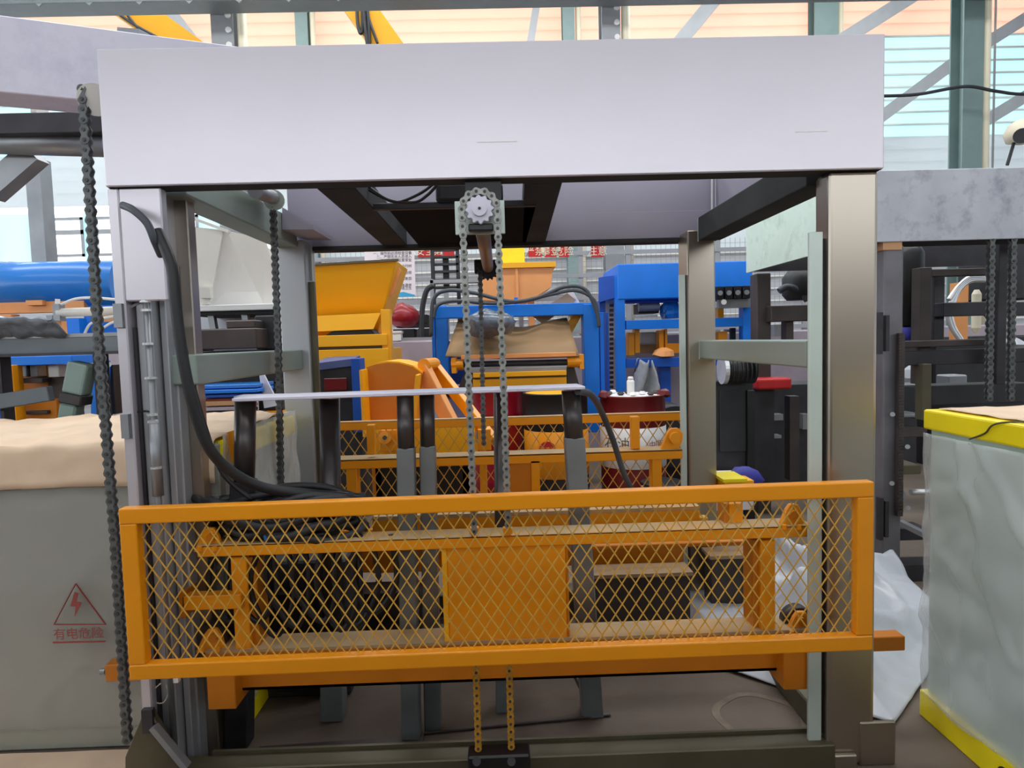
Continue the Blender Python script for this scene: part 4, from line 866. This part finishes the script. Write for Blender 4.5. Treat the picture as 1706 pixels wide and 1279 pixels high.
def fwrap(u, v):
    p = Vector((-3.0+u*(CXR+3.0), 0, .09+v*(zl-.12))); return Vector((p.x, CY0-.006-abs(wrinkle(p, 3, .016))-.008*max(0, 1-abs(noise.noise(Vector((p.x*2.5, p.z*3, 9))))*7)-.0015, p.z))
MB().sheet(fwrap, 70, 40, .001).build('plastic_wrap', 'wrap_dull', t, smooth=True)
def rwrap(u, v):
    p = Vector((0, CY0+u*(CY1-CY0), .09+v*(zl-.06))); return Vector((CXR+.016+abs(wrinkle(p, 4, .022)), p.y, p.z))
MB().sheet(lambda u, v: rwrap(u, v), 40, 40, .001).build('plastic_wrap', 'wrap', t, smooth=True)
stY = CY0-.04
mb = MB()
tri = [P(126, 972, stY), P(90, 1040, stY), P(176, 1040, stY)]
for i in range(3): mb.bar(tri[i], tri[(i+1) % 3], .002, .007, up=(0, 1, 0))
mb.build('warning_triangle', 'label_red', t)
MB().pprism([(124, 986), (117, 1010), (126, 1010), (124, 1028), (136, 1003), (127, 1003), (131, 988)], stY, .002).build('lightning_bolt', 'label_red', t)
text_mesh('lettering', '有电危险', .046, P(131, 1056, stY), 'label_red', t)
MB().bar(P(88, 1070, stY), P(176, 1068, stY), .002, .006).build('underline', 'label_red', t)

# ---- loose plastic sheet on the floor at right
A, Bp, Cp = G(1190, 1112), G(1490, 1210), G(1552, 1120)
def floor_sheet(u, v):
    x = A.x+(2.15-A.x)*u
    yf = A.y+(Bp.y-A.y)*(x-A.x)/(Bp.x-A.x) if x < Bp.x else Bp.y+(Cp.y-Bp.y)*min(1, (x-Bp.x)/(Cp.x-Bp.x))+max(0, x-Cp.x)*.8
    y = yf+(3.55-yf)*v; p = Vector((x, y, 0))
    q = max(0, min(1, (x-1.22)/.2)); w_ = max(0, min(1, (y-yf-.12)/.75))
    fold = max(0, 1-abs(noise.noise(p*2.6+Vector((5, 2, 0))))*5)
    h = .012+.015*abs(noise.noise(p*6))+min(1, v*3)*(.1 if x > .95 else .02)+q*w_*(.19+.10*noise.noise(p*2.4)+.13*fold+.03*noise.noise(p*11))
    return Vector((x+.04*noise.noise(p*5)*q*w_, y, max(.006, h)))
MB().sheet(floor_sheet, 70, 60, .003).build('plastic_sheet', 'sheet', smooth=True, label='crumpled pale plastic sheet on the floor between the right post and the wrapped cabinet', cat='sheet')
for i, (x0, y0, x1, y1, Y, m, l) in enumerate(((990, 962, 1150, 978, 3.2, 'wood', 'pale timber beam on the floor seen through the mesh right of the orange plate'), (1090, 925, 1150, 938, 3.75, 'wood', 'short timber block on the rear sill under the dark bundle'), (1185, 930, 1256, 1000, 3.3, 'wood', 'stacked timber block beside the right orange leg, behind the mesh'))):
    q = P((x0+x1)/2, y1, Y); MB().box(P(x0, y1, Y).x, P(x1, y1, Y).x, Y, Y+.12, 0 if i != 1 else .12, P(x0, y0, Y).z).build('timber_block', 'brown_steel', bevel=.004, label=l, cat='timber'); pl = MB().box(P(x0, y1, Y).x-.01, P(x1, y1, Y).x+.01, Y-.02, Y+.13, P(x0, y0, Y).z, P(x0, y0, Y).z+.018).build('plank', m, bpy.data.objects['timber_block' + ('' if i == 0 else '.%03d' % i)])
mb = MB().lathe(P(1100, 932, 3.65)+Vector((0, 0, 0)), [(.1, 0), (.15, .03), (.14, .08), (.06, .1)], 16); mb.v = [q+Vector((noise.noise(q*9)*.04, 0, noise.noise(q*8)*.02)) for q in mb.v]
mb.build('dark_bundle', 'charcoal', smooth=True, label='dark rolled bundle behind the mesh under the orange tie bar', cat='bundle')
mb = MB().lathe(P(1238, 805, 3.6), [(.05, 0), (.09, .03), (.07, .07), (.02, .09)], 12); mb.v = [q+Vector((noise.noise(q*12)*.04, 0, noise.noise(q*14)*.02)) for q in mb.v]
t = thing('yellow_block', P(1232, 806, 3.4), 'small yellow block behind the top rail of the guard, by the right back post', 'block')
MB().pbox(1207, 801, 1256, 830, 3.4, .2).build('block_body', 'yellow', t); MB().pbox(1205, 798, 1245, 803, 3.38, .2).build('cap', 'lemon', t)
mb.v = [q for q in mb.v]; mb.build('blue_rag', 'royal', smooth=True, label='royal blue cloth rag behind the guard rail near the right back post', cat='rag')

# ================================================================== NEIGHBOURING GANTRY at right
YN = 3.8
ng = thing('second_gantry', (2.9, 4.6, 0), 'rough mill steel gantry with dark posts standing behind the right front post', 'gantry')
nx0 = P(1462, 400, YN).x
nz0, nz1 = P(1590, 400, YN).z, P(1590, 281, YN).z
MB().box(nx0-.1, 4.6, YN, YN+.012, nz0, nz1).build('header_plate', 'mill_steel', ng, bevel=.003)
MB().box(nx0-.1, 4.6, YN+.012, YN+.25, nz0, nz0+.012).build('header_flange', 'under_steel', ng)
MB().box(nx0-.12, nx0-.1, YN, 5.5, nz0, nz1).build('side_plate', 'pale_green_steel', ng)
MB().pbox(1471, 408, 1503, 1005, YN+.02, .14).build('post', 'mid_steel', ng, bevel=.01, seg=2)
MB().pbox(1471, 403, 1503, 416, YN+.01, .16).build('post_cap', 'cardboard', ng)
MB().pbox(1497, 555, 1506, 860, YN-.02, .03).build('toothed_rack', 'brown_steel', ng)
mb = MB()
for i in range(60): y = 556+i*5; q = P(1501, y, YN-.03); mb.box(q.x-.012, q.x+.014, q.y, q.y+.012, q.z-.005, q.z+.005)
mb.build('rack_teeth', 'brown_steel', ng, kind='stuff')
MB().pbox(1466, 520, 1471, 590, YN-.03, .04).build('hinge_bar', 'dark_steel', ng); MB().pbox(1476, 525, 1482, 585, YN-.03, .04).build('hinge_bar', 'dark_steel', ng)
MB().pbox(1466, 830, 1472, 900, YN-.03, .04).build('hinge_bar', 'dark_steel', ng); MB().pbox(1475, 835, 1481, 895, YN-.03, .04).build('hinge_bar', 'dark_steel', ng)
MB().pbox(1262, 455, 1285, 1000, 5.4, .15).build('post', 'brown_steel', ng, bevel=.006)
MB().pbox(1258, 640, 1290, 800, 5.35, .1).build('post_sleeve', 'dark_steel', ng); MB().pbox(1316, 660, 1332, 800, 5.3, .1).build('post', 'brown_steel', ng)
MB().pbox(1285, 508, 1360, 535, 5.3, .12).build('cross_tube', 'brown_steel', ng, bevel=.006)
MB().pbox(1262, 630, 1320, 649, 5.2, .2).build('wrapped_tube', 'red', ng, bevel=.02, seg=3)
MB().pbox(1310, 535, 1322, 580, 5.35, .1).build('post', 'brown_steel', ng)
for r in ((1533, 445, 1552, 640, 4.3, .1, 'brown_steel', 'post'), (1552, 447, 1656, 459, 4.3, .08, 'brown_steel', 'cross_tube'), (1556, 458, 1574, 570, 4.6, .15, 'dark_steel', 'post'), (1572, 503, 1656, 526, 4.5, .1, 'dark_steel', 'cross_tube'), (1500, 566, 1656, 577, 4.25, .1, 'brown_steel', 'cross_tube'), (1500, 582, 1720, 606, 4.25, .12, 'dark_steel', 'cross_tube'), (1656, 526, 1720, 503, 4.5, .1, 'dark_steel', 'cross_tube'), (1663, 405, 1678, 640, 4.1, .1, 'dark_steel', 'post'), (1537, 606, 1552, 700, 4.2, .08, 'olive_steel', 'post'), (1552, 640, 1720, 672, 4.6, .2, 'charcoal', 'cross_tube'), (1500, 640, 1545, 644, 4.4, .2, 'grey_steel', 'shelf_edge'), (1500, 690, 1540, 695, 4.4, .2, 'grey_steel', 'shelf_edge'), (1500, 714, 1545, 728, 4.3, .2, 'brown_steel', 'shelf_edge'), (1495, 775, 1535, 790, 3.9, .2, 'olive_steel', 'cross_tube'), (1493, 880, 1545, 900, 4.1, .15, 'dark_steel', 'cross_tube')):
    MB().pbox(*r[:6]).build(r[7], r[6], ng, bevel=.004)
MB().cyl(P(1517, 820, 3.95), P(1560, 818, 3.95), .018, 14).build('piston_rod', 'bright_steel', ng, smooth=True)
MB().cyl(P(1500, 823, 3.9), P(1500, 823, 3.93), .03, 16).build('pin', 'grey_steel', ng)
for x, y in ((1512, 744), (1513, 846), (1487, 690), (1486, 805)): MB().cyl(P(x, y, 3.75), P(x, y, 3.78), .014, 8).build('bolt', 'grey_steel', ng)
MB().bar(P(1500, 870, 4.1), P(1550, 895, 3.9), .04, .03).build('link_arm', 'grey_steel', ng)
MB().box(nx0-.1, 4.6, YN+1.6, YN+1.62, nz0, nz1).build('back_plate', 'dark_steel', ng)
MB().box(nx0-.1, 4.6, YN, YN+.14, 0, .1).build('base_sill', 'dark_steel', ng)
for x, l in ((1651, 'dark twin chain under the mill steel header, left strand'), (1687, 'dark twin chain under the mill steel header, right strand')):
    chain('twin_chain', [P(x, 400, YN+.02), P(x-4, 665, YN+.02)], .04, 'chain_dark', l)
t = thing('dark_motor', P(1514, 560, 4.5), 'black upright motor hanging right of the dark post', 'motor')
c = P(1514, 545, 4.5); MB().lathe(c, [(.03, 0), (.06, .02), (.06, .12), (.09, .14), (.09, .5), (.07, .54), (.02, .56)], 20).build('motor_body', 'black', t, smooth=True); MB().lathe(c+Vector((0, 0, -.09)), [(.05, 0), (.07, .02), (.06, .09)], 16).build('gear_head', 'royal', t, smooth=True)
for i, (x0, y0, x1, y1, Y, m, nme, l, c) in enumerate((
    (1620, 490, 1633, 546, 6.0, 'cream_pipe', 'cream_canister', 'slim cream canister seen through the dark gantry frame', 'canister'),
    (1600, 470, 1612, 575, 6.4, 'salmon_orange', 'orange_strut', 'thin orange strut behind the dark gantry frame', 'strut'),
    (1500, 610, 1540, 636, 4.9, 'sheet', 'white_parts_bag', 'white bag of parts lying on the dark shelf right of the post', 'bag'),
    (1580, 625, 1612, 645, 5.0, 'grey_steel', 'grey_gearbox', 'grey gearbox on the dark green bench behind the wrapped cabinet', 'gearbox'),
    (1660, 560, 1706, 578, 6.2, 'sheet', 'white_cloth_bundle', 'white bundle at the right edge behind the twin chains', 'bundle'))):
    mb = MB(); a = P(x0, y0, Y); b = P(x1, y1, Y); xm, wd = (a.x+b.x)/2, (b.x-a.x)/2; z0, z1 = b.z, a.z
    if m == 'sheet': mb.lathe((xm, Y, z0), [(wd*.7, 0), (wd, (z1-z0)*.3), (wd*.7, (z1-z0)*.7), (wd*.2, z1-z0)], 14); mb.v = [q+Vector((noise.noise(q*9)*.05, 0, noise.noise(q*8)*.03)) for q in mb.v]
    elif m == 'cream_pipe': mb.lathe((xm, Y, z0), [(wd*.4, -.05), (wd, 0), (wd, z1-z0), (wd*.5, z1-z0+.04)], 16)
    else: mb.box(a.x, b.x, Y, Y+.15, z0, z1)
    mb.build(nme, m, label=l, cat=c, bevel=.01 if m == 'grey_steel' else 0)
t = thing('silver_hoses', P(1590, 470, 5.6), 'bundle of silver hoses arching inside the dark gantry frame', 'hose')
for k in range(3): MB().tube([P(1580+k*3, 500+k*6, 5.6), P(1596, 478+k*4, 5.6), P(1616, 462+k*3, 5.6), P(1640, 463+k*2, 5.6)], .02).build('hose', 'bright_steel', t, smooth=True)
for k in range(2): MB().tube([P(1578+k*4, 520, 5.6), P(1585+k*4, 545, 5.6), P(1600+k*3, 568, 5.6)], .02).build('hose', 'bright_steel', t, smooth=True)
# dark machinery behind
t = thing('dark_machine', P(1600, 640, 6.8), 'dark tall machine mass in the shade behind the second gantry', 'machine')
for r in ((1480, 470, 1530, 900, 6.8, .6), (1555, 560, 1720, 800, 7.0, .5), (1640, 430, 1720, 500, 6.6, .4)): MB().pbox(*r).build('housing', 'charcoal', t, bevel=.02)
pb('green_bench', 'under_steel', t, 1552, 645, 1720, 700, 5.2, .4)
t = thing('black_cabinet', P(1225, 800, 4.9), 'black steel cabinet standing between the right back post and the red wrapped tube', 'cabinet')
pb('body', 'charcoal', t, 1190, 633, 1256, 842, 4.9, .5, bevel=.01); pb('door_panel', 'under_steel', t, 1200, 650, 1243, 752, 4.88, .02, bevel=.004); pb('edge_post', 'black', t, 1246, 650, 1258, 892, 4.85, .1); pb('foot_ledge', 'white_paper', t, 1190, 790, 1256, 850, 4.7, .15)
t = thing('black_motor', P(1225, 630, 4.7), 'black finned motor with a pale ring on top of the black cabinet', 'motor')
c = P(1206, 616, 4.8); e = P(1256, 618, 4.8); MB().cyl(c, e, .09, 24).build('motor_body', 'black', t, smooth=True)
MB().cyl(c-Vector((.02, 0, 0)), c+Vector((.01, 0, 0)), .105, 28).build('end_ring', 'bright_steel', t)
for k in range(6): x = c.x+.04+k*.032; MB().cyl((x, c.y, c.z), (x+.008, c.y, c.z), .1, 24).build('fin', 'charcoal', t)
t = thing('dark_lift_motor', P(1330, 500, 6.0), 'dark curved motor cover seen below the pale green side plate', 'motor')
MB().lathe(P(1330, 500, 6.0), [(.1, 0), (.14, .05), (.14, .2), (.09, .27)], 20).build('motor_body', 'charcoal', t, smooth=True)
MB().tube([P(1298, 485, 5.9), P(1310, 478, 5.9), P(1328, 482, 5.9), P(1345, 500, 5.9)], .03).build('cover_arch', 'hose_grey', t, smooth=True)
for x0, y0, x1, y1 in ((1290, 540, 1312, 560), (1290, 690, 1305, 700), (1338, 690, 1350, 715), (1288, 725, 1302, 730)): MB().pbox(x0, y0, x1, y1, 5.8, .2).build('part_block', 'grey_steel', t)
pb('dark_block', 'charcoal', t, 1285, 640, 1380, 830, 5.9, .4)

# ================================================================== LEFT SIDE: neighbouring machine and stock
t = thing('lilac_header_beam', (-2.4, 3.1, 0), 'long lilac steel beam with dark end marks crossing the upper left corner', 'beam')
fr = lambda x, y: P(x, y, 3.0+.4*x/380)
MB().hexa([fr(-220, 132), fr(395, 191), fr(395, 77), fr(-220, -4)], [q+Vector((.08, .25, 0)) for q in (fr(-220, 132), fr(395, 191), fr(395, 77), fr(-220, -4))]).build('beam_plate', 'lilac_steel', t, bevel=.004)
MB().hexa([fr(195, 45), fr(232, 48), fr(232, 110), fr(195, 108)], [q+Vector((.02, .06, 0)) for q in (fr(195, 45), fr(232, 48), fr(232, 110), fr(195, 108))]).build('end_cleat', 'grey_steel', t)
MB().cyl(fr(30, 67)-Vector((0, .003, 0)), fr(30, 67), .05, 24).build('dark_disc', 'mill_steel', t)
pb('lower_beam', 'dark_steel', t, -60, 187, 175, 222, 3.6, .12, bevel=.004)
MB().cyl(P(-60, 236, 3.7), P(180, 243, 3.72), .06, 20).build('round_tube', 'grey_steel', t, smooth=True)
MB().bar(P(-15, 320, 3.8), P(60, 255, 3.8), .1, .12).build('diagonal_brace', 'grey_steel', t)
MB().pbox(48, 262, 74, 500, 6.2, .16).build('post', 'grey_steel', t, bevel=.004)
MB().pbox(50, 165, 60, 187, 3.7, .1).build('spacer', 'cream', t)
t = thing('blue_tank', P(90, 520, 5.6), 'horizontal bright blue tank at the left edge above orange beams', 'tank')
MB().cyl(P(-120, 480, 5.6), P(205, 474, 5.6), .2, 32).build('shell', 'tank_blue', t, smooth=True)
MB().pbox(-60, 503, 140, 521, 5.45, .1).build('cradle_beam', 'salmon_orange', t); MB().pbox(43, 500, 70, 508, 5.4, .1).build('cradle_pad', 'salmon_orange', t); MB().pbox(-40, 524, 18, 536, 5.4, .1).build('cradle_beam', 'salmon_orange', t)
MB().pbox(140, 505, 200, 560, 5.5, .15).build('support', 'blue', t); MB().pbox(100, 530, 132, 556, 5.3, .1).build('support', 'blue', t); MB().pbox(160, 512, 196, 536, 5.3, .08).build('support', 'cardboard', t)
for x in (6, 22): MB().cyl(P(x, 436, 5.6), P(x, 442, 5.6), .04, 10).build('valve_cap', 'white', t)
t = thing('air_cylinder', P(140, 525, 3.7), 'white pneumatic cylinder with air hoses over the dark conveyor rail', 'cylinder')
MB().cyl(P(97, 521, 3.7), P(200, 517, 3.7), .024, 18).build('barrel', 'cream', t, smooth=True); MB().pbox(88, 506, 99, 534, 3.68, .05).build('end_cap', 'grey_steel', t)
MB().cyl(P(96, 512, 3.7), P(96, 498, 3.7), .012, 10).build('fitting', 'white', t); MB().pbox(78, 525, 88, 556, 3.7, .06).build('bracket', 'grey_steel', t); MB().pbox(88, 535, 102, 556, 3.72, .05).build('foot', 'salmon_orange', t)
for pts in ([(102, 507), (125, 498), (155, 496), (195, 499)], [(141, 556), (150, 540), (170, 530), (195, 526)], [(172, 546), (185, 538), (200, 534)], [(32, 538), (55, 541), (76, 544)]): MB().tube([P(x, y, 3.68) for x, y in pts], .007).build('air_hose', 'white', t, smooth=True)
t = thing('conveyor_rail', P(90, 700, 3.6), 'dark steel conveyor rail at left with a wrapped bundle on it', 'conveyor')
MB().pbox(-80, 557, 205, 563, 3.6, .2).build('rail_top', 'grey_steel', t); MB().pbox(-80, 563, 205, 590, 3.6, .06).build('rail_web', 'slate_steel', t, bevel=.003); MB().pbox(-80, 588, 205, 593, 3.58, .2).build('rail_foot', 'dark_steel', t)
MB().pbox(0, 590, 6, 760, 3.62, .08).build('leg', 'dark_steel', t); MB().bar(P(-20, 672, 3.6), P(85, 655, 3.6), .05, .08).build('brace', 'slate_steel', t, bevel=.004)
MB().pbox(160, 590, 172, 760, 3.62, .08).build('leg', 'dark_steel', t)
mb = MB().sheet(lambda u, v: P(-40+130*u, 560, 3.5)+Vector((0, .1*math.sin(v*3.1)*-1+.1, .09*math.sin(v*3.1)+.025*noise.noise(Vector((u*6, v*4, 1))))), 30, 10, .01)
mb.build('wrapped_bundle', 'plastic_grey', smooth=True, label='grey plastic wrapped bundle lying on the dark conveyor rail at far left', cat='bundle')
t = thing('grey_gear_motor', P(128, 700, 3.7), 'slanted grey gear motor hanging below the conveyor rail at left', 'motor')
MB().bar(P(138, 604, 3.62), P(128, 655, 3.62), .1, .11).build('motor_body', 'column_green', t, bevel=.012, seg=2); MB().bar(P(128, 655, 3.62), P(125, 672, 3.62), .11, .12).build('collar', 'dark_steel', t, bevel=.006); MB().bar(P(121, 672, 3.62), P(115, 710, 3.62), .09, .09).build('gear_case', 'column_green', t, bevel=.01)
t = thing('orange_machine', P(55, 700, 4.6), 'orange and blue machine under the conveyor rail at the left edge', 'machine')
for r, m in (((5, 593, 120, 608, 4.6, .3), 'blue'), ((8, 608, 24, 705, 4.55, .1), 'orange'), ((25, 608, 80, 660, 4.8, .2), 'deep_orange'), ((28, 608, 44, 628, 4.7, .1), 'grey_steel'), ((50, 608, 62, 628, 4.7, .1), 'grey_steel'), ((80, 608, 98, 628, 4.7, .1), 'cream'), ((32, 630, 70, 638, 4.65, .2), 'brown_steel'), ((82, 628, 110, 700, 4.75, .2), 'brown_steel'), ((25, 665, 95, 705, 4.7, .2), 'deep_orange'), ((-60, 600, 4, 705, 4.7, .2), 'deep_blue'), ((40, 684, 78, 690, 4.66, .05), 'brown_steel')):
    MB().pbox(*r).build('frame_part', m, t, bevel=.004)
t = thing('blue_post', P(160, 720, 4.2), 'bright blue post behind the side chain, left of the front post', 'post')
MB().pprism([(150, 608), (172, 600), (172, 970), (154, 970)], 4.2, .08).build('plate', 'blue', t, bevel=.004); MB().cyl(P(181, 607, 4.1), P(181, 607, 4.13), .016, 12).build('ball_knob', 'white', t); MB().pbox(172, 608, 190, 690, 4.3, .1).build('arm', 'dark_steel', t)
# white hopper
YW2 = 4.6
t = thing('white_hopper', P(390, 700, YW2), 'pale cream hopper with an open triangular side behind the left front post', 'hopper')
MB().hexa([P(313, 377, YW2), P(372, 383, YW2), P(350, 502, YW2), P(322, 515, YW2)], [q+Vector((0, .03, 0)) for q in (P(313, 377, YW2), P(372, 383, YW2), P(350, 502, YW2), P(322, 515, YW2))]).build('front_plate', 'cream', t)
MB().hexa([P(374, 384, YW2+.03), P(452, 415, YW2+.4), P(470, 507, YW2+.4), P(348, 512, YW2+.03)], [q+Vector((0, .04, 0)) for q in (P(374, 384, YW2+.03), P(452, 415, YW2+.4), P(470, 507, YW2+.4), P(348, 512, YW2+.03))]).build('side_plate', 'white', t)
MB().hexa([P(378, 384, YW2-.02), P(440, 398, YW2+.1), P(478, 512, YW2+.3), P(440, 507, YW2+.1)], [q+Vector((0, .03, 0)) for q in (P(378, 384, YW2-.02), P(440, 398, YW2+.1), P(478, 512, YW2+.3), P(440, 507, YW2+.1))]).build('sloped_wing', 'cream', t)
MB().pbox(320, 507, 470, 517, YW2-.04, .5).build('base_flange', 'white', t, bevel=.004); MB().pbox(332, 478, 350, 496, YW2-.05, .05).build('bracket', 'cream', t)
for x in (318, 352, 408): MB().bar(P(x, 520, YW2+.05), P(x+7, 560, YW2+.05), .04, .05).build('leg', 'grey_steel', t)
MB().pbox(314, 517, 470, 524, YW2, .5).build('under_tray', 'under_steel', t); MB().pbox(314, 524, 470, 552, YW2+.5, .1).build('tray_panel', 'mill_steel', t)
MB().bar(P(300, 356, YW2), P(382, 386, YW2-.03), .03, .02).build('top_rim', 'cream', t); MB().bar(P(370, 382, YW2), P(462, 408, YW2+.2), .03, .02).build('top_rim', 'grey_steel', t)
t = thing('dark_crates', P(380, 590, 4.2), 'dark machine blocks on a dark bench below the cream hopper', 'machinery')
for r, m in (((332, 547, 428, 582, 4.2, .3), 'brown_steel'), ((376, 533, 425, 547, 4.25, .2), 'brown_steel'), ((314, 555, 335, 585, 4.3, .2), 'black'), ((425, 525, 470, 582, 4.4, .2), 'charcoal'), ((313, 582, 480, 640, 4.5, .4), 'charcoal')): MB().pbox(*r).build('block', m, t, bevel=.008)
t = thing('steel_stock', P(380, 700, 4.0), 'stack of blue and brown steel sections below the middle side rail at left', 'stock')
for r, m in (((325, 641, 428, 647, 4.0, .3), 'tank_blue'), ((325, 649, 428, 655, 3.98, .3), 'blue'), ((322, 657, 428, 662, 4.0, .3), 'deep_blue'), ((335, 664, 400, 668, 4.0, .3), 'maroon'), ((335, 668, 400, 676, 4.0, .3), 'cardboard'), ((335, 678, 400, 684, 4.0, .3), 'lilac_wall'), ((335, 686, 400, 692, 4.0, .3), 'brown_steel'), ((320, 692, 420, 760, 4.1, .3), 'charcoal')): MB().pbox(*r).build('section', m, t, bevel=.003)
t = thing('grey_machine_leg', P(440, 760, 4.3), 'mixed grey and orange machine base seen left of the left back post', 'machine')
for r, m in (((432, 686, 480, 706, 4.3, .2), 'orange'), ((430, 640, 470, 685, 4.4, .2), 'charcoal'), ((438, 706, 480, 765, 4.4, .2), 'under_steel'), ((440, 780, 482, 805, 4.3, .2), 'blue'), ((430, 765, 482, 780, 4.35, .2), 'mill_steel'), ((430, 805, 482, 960, 4.35, .2), 'dark_steel')): MB().pbox(*r).build('frame_part', m, t, bevel=.003)
MB().hexa([P(428, 600, 4.1), P(440, 625, 4.1), P(465, 675, 4.1), P(440, 680, 4.1)], [q+Vector((0, .02, 0)) for q in (P(428, 600, 4.1), P(440, 625, 4.1), P(465, 675, 4.1), P(440, 680, 4.1))]).build('grey_flap', 'lilac_steel', label='grey sheet flap hanging beside the left back post', cat='sheet')
MB().pprism([(375, 735), (378, 720), (392, 716), (400, 735), (396, 770), (384, 770)], 2.5, .03).build('orange_hook', 'orange', label='small orange hook plate between the left front post and the stand', cat='plate')

t = thing('dark_crate', P(505, 1060, 2.8), 'dark machine block in the shade behind the left half of the mesh guard', 'machinery')
MB().box(P(432, 950, 2.75).x, P(575, 950, 2.75).x, 2.75, 3.1, 0, P(500, 935, 2.75).z).build('block', 'charcoal', t, bevel=.01)
MB().box(P(440, 950, 2.72).x, P(520, 950, 2.72).x, 2.70, 2.75, .05, P(480, 985, 2.72).z).build('hatch', 'black', t, bevel=.006)
MB().box(P(578, 1000, 3.3).x, P(700, 1000, 3.3).x, 3.3, 3.45, .1, P(640, 985, 3.3).z).build('low_block', 'brown_steel', t, bevel=.01); MB().box(P(578, 1000, 3.3).x, P(700, 1000, 3.3).x, 3.32, 3.42, 0, .1).build('foot', 'charcoal', t)
